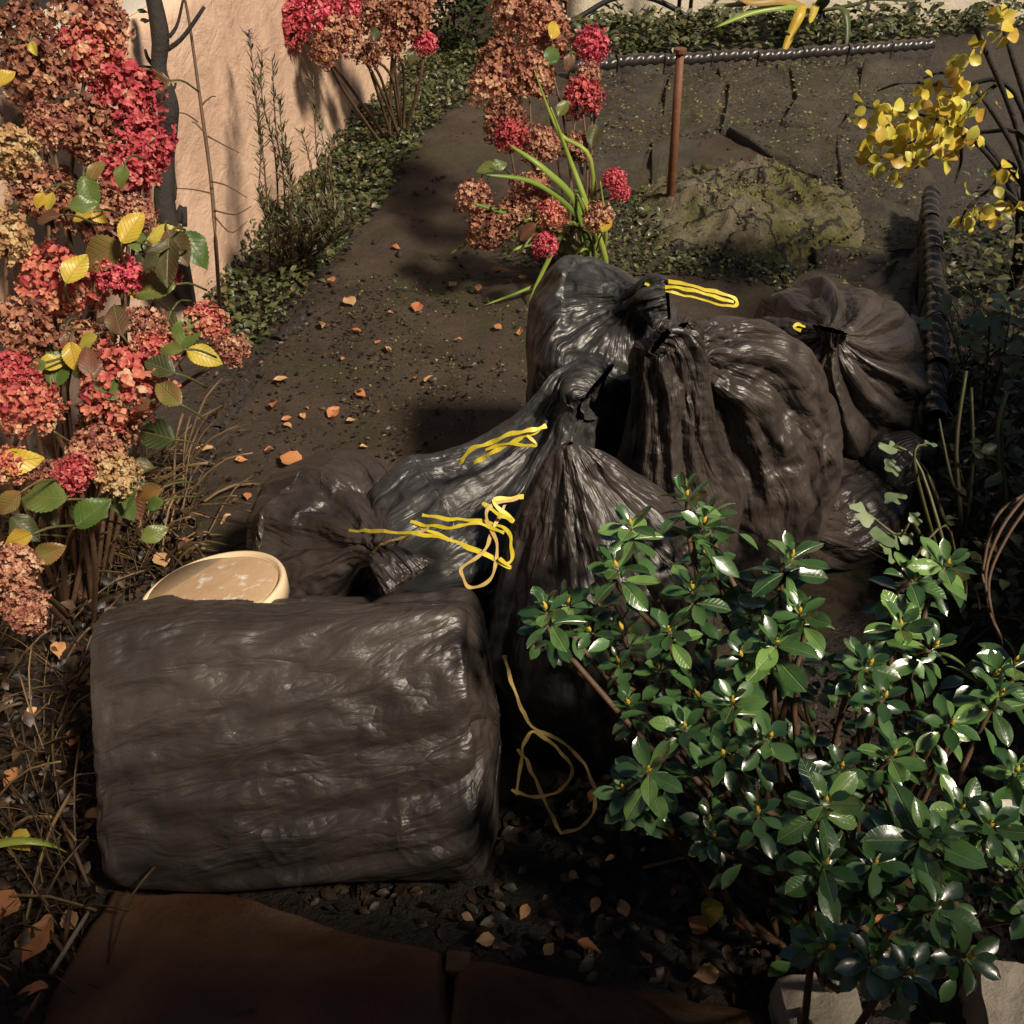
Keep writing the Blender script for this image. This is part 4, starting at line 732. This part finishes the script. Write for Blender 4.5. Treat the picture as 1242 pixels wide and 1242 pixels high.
m = MB(); m.ribbon(spline([G(-30, 1030, .1), G(20, 1020, .12), G(60, 1024, .10), G(82, 1034, .06)], 14), .010, (0, 0, 1), wt=np.linspace(1, .2, 14)); tag(m.build('grass_blade', M['blade']), 'broad green blade lying across the litter near the step', 'leaf')

# ------------------------------------------------------------------ concrete blocks by the shrub
for k, (a, b_, w, d_, h, rz, lab) in enumerate([(1000, 1222, .055, .05, .09, .1, 'broken concrete block half hidden under the glossy shrub'), (1240, 1215, .05, .06, .11, -.2, 'pale concrete block at the outer foot of the glossy shrub')]):
    p = G(a, b_, h); m = MB(); R = np.array(Matrix.Rotation(rz, 3, 'Z')); n = 7; V = []; F = []
    import itertools
    for f_ in range(6):
        o = len(V); ax_ = f_ // 2; sg = 1 if f_ % 2 else -1
        for i in range(n):
            for j in range(n):
                q = [0, 0, 0]; q[ax_] = sg; q[(ax_ + 1) % 3] = -1 + 2 * i / (n - 1); q[(ax_ + 2) % 3] = -1 + 2 * j / (n - 1); q = np.array(q, float)
                q *= np.array([w, d_, (h + .03) / 2]); q *= 1 - .05 * (np.linalg.norm(q / [w, d_, (h + .03) / 2]) - 1); q += .006 * np.array([mnoise.noise(Vector(q * 30 + k)), mnoise.noise(Vector(q * 30 + 5 + k)), mnoise.noise(Vector(q * 30 + 9 + k))])
                V.append(q)
        F += [tuple((o + i * n + j, o + (i + 1) * n + j, o + (i + 1) * n + j + 1, o + i * n + j + 1)[::(1 if sg > 0 else -1)]) for i in range(n - 1) for j in range(n - 1)]
    m.add(np.array(V) @ R.T + [p[0], p[1], (h - .03) / 2], F); tag(m.build('concrete_block', M['palestone'], None, False), lab, 'concrete block')

# ------------------------------------------------------------------ glossy evergreen shrub
RL = leaf_objs([leafshape(1, .50, 8, 2, [.12, .25, -.06, .35][i], .16, .60, .015, i + 2, .62) for i in range(4)], 'rhodo')
RLs = [leafshape(1, .50, 5, 1, .2, .16, .6, .0, i, .65) for i in range(3)]
BS = np.array([.52, .82, 0]); t = thing('evergreen_shrub', BS, 'dense evergreen shrub with glossy green rosettes in front of the rubbish bags', 'shrub')
ros = [(834, 607, 46), (765, 642, 42), (749, 692, 46), (664, 744, 42), (690, 736, 38), (840, 719, 44), (852, 640, 40), (958, 681, 50), (944, 722, 48), (941, 785, 56), (971, 747, 44), (1105, 708, 50), (1092, 763, 52), (1128, 790, 46), (1145, 690, 46), (1043, 801, 40), (889, 856, 44), (878, 917, 40), (787, 939, 50), (779, 968, 44), (999, 977, 58), (999, 1052, 52), (1117, 1021, 76), (1018, 936, 40), (1004, 1150, 44), (1054, 1168, 46), (1229, 810, 58), (1210, 848, 46), (1165, 985, 50), (812, 769, 40), (757, 769, 36), (719, 769, 34), (801, 815, 36), (905, 741, 38), (1070, 850, 40), (1200, 1005, 50), (1238, 1056, 54), (1136, 1100, 54), (900, 800, 40), (850, 850, 38), (930, 900, 40), (830, 885, 40), (1080, 920, 44), (1150, 880, 44), (1060, 1050, 46), (920, 990, 40), (1170, 1160, 50), (1230, 940, 46), (860, 1000, 36), (1100, 1180, 44)]
random.seed(77)
ros = [(a, b_, L * .86) for a, b_, L in ros] + [(a + random.uniform(-45, 45), b_ + random.uniform(10, 50), L * .66) for a, b_, L in ros[::2] if b_ < 1120]
cand = []; stm = MB(); mass = MB(); buds = 0
for (px, py, L) in ros:
    d = float(np.interp(py, [590, 800, 1000, 1180], [1.46, 1.38, 1.22, 1.10])) + random.uniform(-.04, .04) + (.10 if L < 33 else 0)
    c = P(px, py, d); Lm = L * d / FPX; ax_ = (c - BS) * .6 + np.array([0, -.05, .45]) + rng.normal(0, .1, 3); ax_ /= np.linalg.norm(ax_)
    o = BS + [random.uniform(-.1, .1), random.uniform(-.08, .08), -.03]; mid = o * .5 + c * .5 + rng.normal(0, .03, 3); path_ = spline([o, mid, c - ax_ * .05, c], 14)
    m = MB(); m.tube(path_, [.006, .0045, .0028], 6); m.build('stem', M['twig'], t)
    for ring, (nl, e0, e1, off, sc) in enumerate([(3, .75, 1.15, .012, .62), (5, .25, .6, .0, 1.0), (5, -.25, .15, -.02, 1.05), (3, -.5, .1, -.05, .9)]):
        for k in range(nl):
            az = 6.283 * (k + .5 * ring) / nl + random.uniform(-.25, .25); lf = rdir(e0, e1, az); F_ = frame(ax_ if abs(ax_[2]) < .99 else (1, 0, 0)); 
            # tilt the whorl to the shoot's own axis
            xx, yy, zz = np.cross([0, 1, 0], ax_), None, ax_; xx /= np.linalg.norm(xx); yy = np.cross(zz, xx); dv = xx * lf[0] + yy * lf[1] + zz * lf[2]
            pos = c + ax_ * off + dv * .004; s = Lm * sc * random.uniform(.85, 1.12)
            if ring < 3: cand.append((ring, frame(dv, ax_ + rng.normal(0, .3, 3)), pos, s))
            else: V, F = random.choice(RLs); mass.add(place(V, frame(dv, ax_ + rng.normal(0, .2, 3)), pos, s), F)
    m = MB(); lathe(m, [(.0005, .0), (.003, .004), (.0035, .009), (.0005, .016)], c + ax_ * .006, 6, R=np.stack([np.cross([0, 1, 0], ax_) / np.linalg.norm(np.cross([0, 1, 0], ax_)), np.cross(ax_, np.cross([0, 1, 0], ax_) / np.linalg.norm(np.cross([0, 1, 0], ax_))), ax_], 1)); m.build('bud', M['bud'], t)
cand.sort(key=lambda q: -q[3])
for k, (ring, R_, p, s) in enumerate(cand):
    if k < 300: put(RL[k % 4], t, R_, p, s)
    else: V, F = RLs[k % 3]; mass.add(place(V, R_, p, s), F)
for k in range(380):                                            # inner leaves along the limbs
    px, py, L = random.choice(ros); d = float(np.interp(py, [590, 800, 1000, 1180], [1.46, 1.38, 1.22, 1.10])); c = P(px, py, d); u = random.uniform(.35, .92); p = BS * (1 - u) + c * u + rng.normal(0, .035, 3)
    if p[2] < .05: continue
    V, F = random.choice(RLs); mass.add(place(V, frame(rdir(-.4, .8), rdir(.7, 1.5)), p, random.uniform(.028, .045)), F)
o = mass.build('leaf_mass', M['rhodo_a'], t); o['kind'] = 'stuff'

# ------------------------------------------------------------------ yellow leaved shrub
YB = G(1225, 360); t = thing('yellow_leaved_shrub', YB, 'shrub with round yellow autumn leaves on thin branches beside the rope edging', 'shrub')
YL = leaf_objs([leafshape(1, .85, 5, 2, .1 + .1 * i, .12, .5, .02, i, .7) for i in range(3)], 'yellow')
brs = [[(1240, 165), (1180, 160), (1120, 140), (1050, 130)], [(1225, 105), (1170, 135), (1110, 170), (1060, 195)], [(1225, 105), (1160, 105), (1100, 100), (1065, 110)], [(1180, 160), (1150, 175), (1110, 205)], [(1190, 50), (1175, 30), (1185, 38)], [(1220, 200), (1205, 225), (1175, 250), (1165, 270)], [(1225, 195), (1220, 240), (1190, 270)], [(1175, 165), (1165, 200), (1158, 222)], [(1225, 60), (1215, 30), (1225, 5)], [(1215, 230), (1235, 245), (1242, 255)], [(1200, 130), (1150, 90), (1120, 95)]]
Yd = YB[1] - .1
for br in brs:
    pts = [PY(a, b_, Yd + random.uniform(-.12, .12)) for a, b_ in br]; root = np.array([YB[0] + .05, YB[1], .3])
    stem(t, [YB + [0, 0, -.03], (YB + pts[0]) / 2 + [.06, 0, .05]] + pts, [.010, .006, .0022], 'bark', 22, 'branch', 6)
tops = [(1128, 152, 62, 46, 165), (1060, 135, 22, 22, 12), (1165, 120, 34, 26, 26), (1170, 75, 26, 20, 7), (1190, 55, 20, 18, 4), (1218, 20, 18, 22, 14), (1200, 250, 26, 18, 16), (1180, 262, 22, 14, 10), (1222, 205, 16, 16, 9), (1236, 248, 10, 10, 5), (1075, 190, 34, 16, 16)]
for (cx, cy, sx, sy, n) in tops:
    for k in range(n):
        a, b_ = random.gauss(cx, sx * .52), random.gauss(cy, sy * .52); p = PY(a, b_, Yd + random.gauss(-.05, .07)); put(random.choice(YL), t, frame(rdir(-1.3, .2), (random.gauss(.35, .35), -.7 + random.gauss(0, .3), .45)), p, random.uniform(.028, .044))

# ------------------------------------------------------------------ sprigs with lobed leaves on the right
LB = leaf_objs([lobedshape(1, i) for i in range(4)], 'ivy_o')
def sprig(base, lines, leaves, d, label, s=1.0):
    t = thing('leafy_sprig', base, label, 'plant', 'lobed leaf sprigs by the edging')
    for pl in lines: stem(t, [np.array(base)] + [P(a, b_, d) for a, b_ in pl], [.004, .002], 'gstem', 12)
    for (a, b_, L) in leaves:
        put(random.choice(LB), t, frame(rdir(-.5, .3), (random.gauss(.1, .3), -.5 + random.gauss(0, .2), .75)), P(a, b_, d + random.uniform(-.03, .03)), L * s * d / FPX)
    return t
sprig(G(1165, 760), [[(1150, 680), (1115, 565), (1085, 540)], [(1112, 640), (1090, 650), (1050, 620)], [(1110, 568), (1128, 540)], [(1150, 640), (1100, 690)]], [(1078, 540, 18), (1085, 565, 15), (1128, 537, 10), (1044, 622, 22), (1088, 604, 18), (1075, 648, 26), (1100, 650, 14), (1112, 628, 12), (1125, 668, 10), (1078, 672, 18)], 1.85, 'pale lobed leaf sprig reaching up between the shaded bag and edging')
sprig(G(1190, 520), [[(1170, 450), (1145, 380), (1118, 390)], [(1200, 400), (1195, 375)], [(1215, 440), (1225, 380)]], [(1116, 392, 18), (1143, 368, 16), (1180, 395, 20), (1195, 385, 22), (1215, 370, 22), (1230, 385, 20), (1205, 405, 20), (1190, 420, 14), (1225, 420, 18), (1232, 355, 20), (1238, 440, 18), (1175, 412, 12), (1230, 520, 18), (1225, 545, 16), (1215, 490, 14), (1116, 492, 10), (1210, 360, 14)], 2.5, 'cluster of grey green lobed leaves at the top of the rope edging')
t = thing('bare_shrub', G(1170, 660), 'leafless upright stems standing in the undergrowth beside the edging', 'shrub')
for pl, r in [([(1165, 640), (1160, 540), (1172, 450)], .006), ([(1160, 600), (1145, 540), (1139, 508)], .004), ([(1170, 640), (1180, 560), (1178, 470)], .005), ([(1215, 600), (1210, 520), (1222, 475)], .007), ([(1150, 640), (1135, 600), (1125, 575)], .005), ([(1165, 580), (1190, 545), (1205, 540)], .004), ([(1218, 640), (1216, 560), (1214, 500)], .005)]:
    stem(t, [G(1170, 660) + [random.uniform(-.05, .1), 0, -.02]] + [P(a, b_, 2.1) for a, b_ in pl], [r, r * .6], 'gstem', 12)
t = thing('dry_vine', G(1215, 800), 'looping dry brown vine stalks at the end of the undergrowth', 'plant')
for k, pl in enumerate([[(1245, 600), (1215, 640), (1196, 690), (1200, 740), (1214, 775)], [(1250, 610), (1222, 650), (1200, 700), (1204, 750)], [(1250, 596), (1210, 625), (1194, 680), (1196, 720)]]):
    stem(t, [P(a, b_, 1.75 + .01 * k) for a, b_ in pl] + [G(1215 + 4 * k, 800)], [.0035, .0025], 'twig', 20, 'stalk', 5)

# ------------------------------------------------------------------ bed plants at the far end
t = thing('spiky_plant', PY(985, 40, 5.75), 'spiky strap leaved plant with one yellowed leaf in the far bed', 'plant'); q0 = np.array([PY(985, 40, 5.75)[0], 5.8, 0])
for pl, w, mm in [([(975, 10), (960, 40), (947, 72)], .028, 'hleaf_y'), ([(960, 8), (915, 14), (866, 34)], .02, 'blade'), ([(950, 0), (910, 2), (890, -6)], .03, 'blade_d'), ([(1000, 0), (1010, -20)], .03, 'blade_d'), ([(1020, 10), (1028, 30), (1026, 62)], .02, 'blade_d'), ([(990, 5), (985, 20), (982, 28)], .02, 'hleaf_y'), ([(1040, 5), (1060, -2), (1110, 2)], .018, 'blade_d'), ([(930, -5), (900, 5), (860, 6)], .018, 'blade_d')]:
    pts = [q0] + [PY(a, b_, 5.6 - .08 * i) for i, (a, b_) in enumerate(pl)]; pts[0] = q0 + [0, 0, .1]; c = spline(np.array(pts), 14); m = MB(); m.ribbon(c, w, (.1, -.6, .7), wt=np.sin(np.linspace(.6, 3.08, 14)) ** .8); m.build('blade', M[mm], t)
t = thing('dark_bush', PY(545, 90, 5.3), 'dark leafy bush in shade between the two far hydrangeas', 'bush'); q0 = np.array([PY(560, 90, 5.5)[0], 5.5, 0])
m = MB()
for k in range(700):
    v = rdir(-.1, 1.5) * random.uniform(.2, 1) ** .5; V, F = random.choice(SMALL); m.add(place(V, frame(rdir(-.5, .8)), q0 + v * [.28, .24, .42] + [0, 0, .02], random.uniform(.03, .06)), F, 0, random.uniform(0, .3))
m.build('crown', M['ivy'], t)
for k in range(5): stem(t, [q0 + [0, 0, -.05], q0 + rdir(.9, 1.4) * .3], .006, 'bark', 6)

for (a, b_, d, L, me, lab) in [(1240, 926, 1.24, 40, FL[1], 'orange fallen leaf caught on top of the glossy shrub'), (1214, 970, 1.22, 30, None, 'pale withered leaf caught on top of the glossy shrub')]:
    if me is None: q = MB(); q.add(*leafshape(1, .6, 6, 2, .2, .1, .45, .08, 4)); me = q.mesh('fallen_leaf', M['coping'])
    o = link('fallen_leaf', me); o.matrix_basis = mat4(frame((.7, -.3, -.6), (.2, -.6, .7)), P(a, b_, d), L * d / FPX); tag(o, lab, 'leaf')
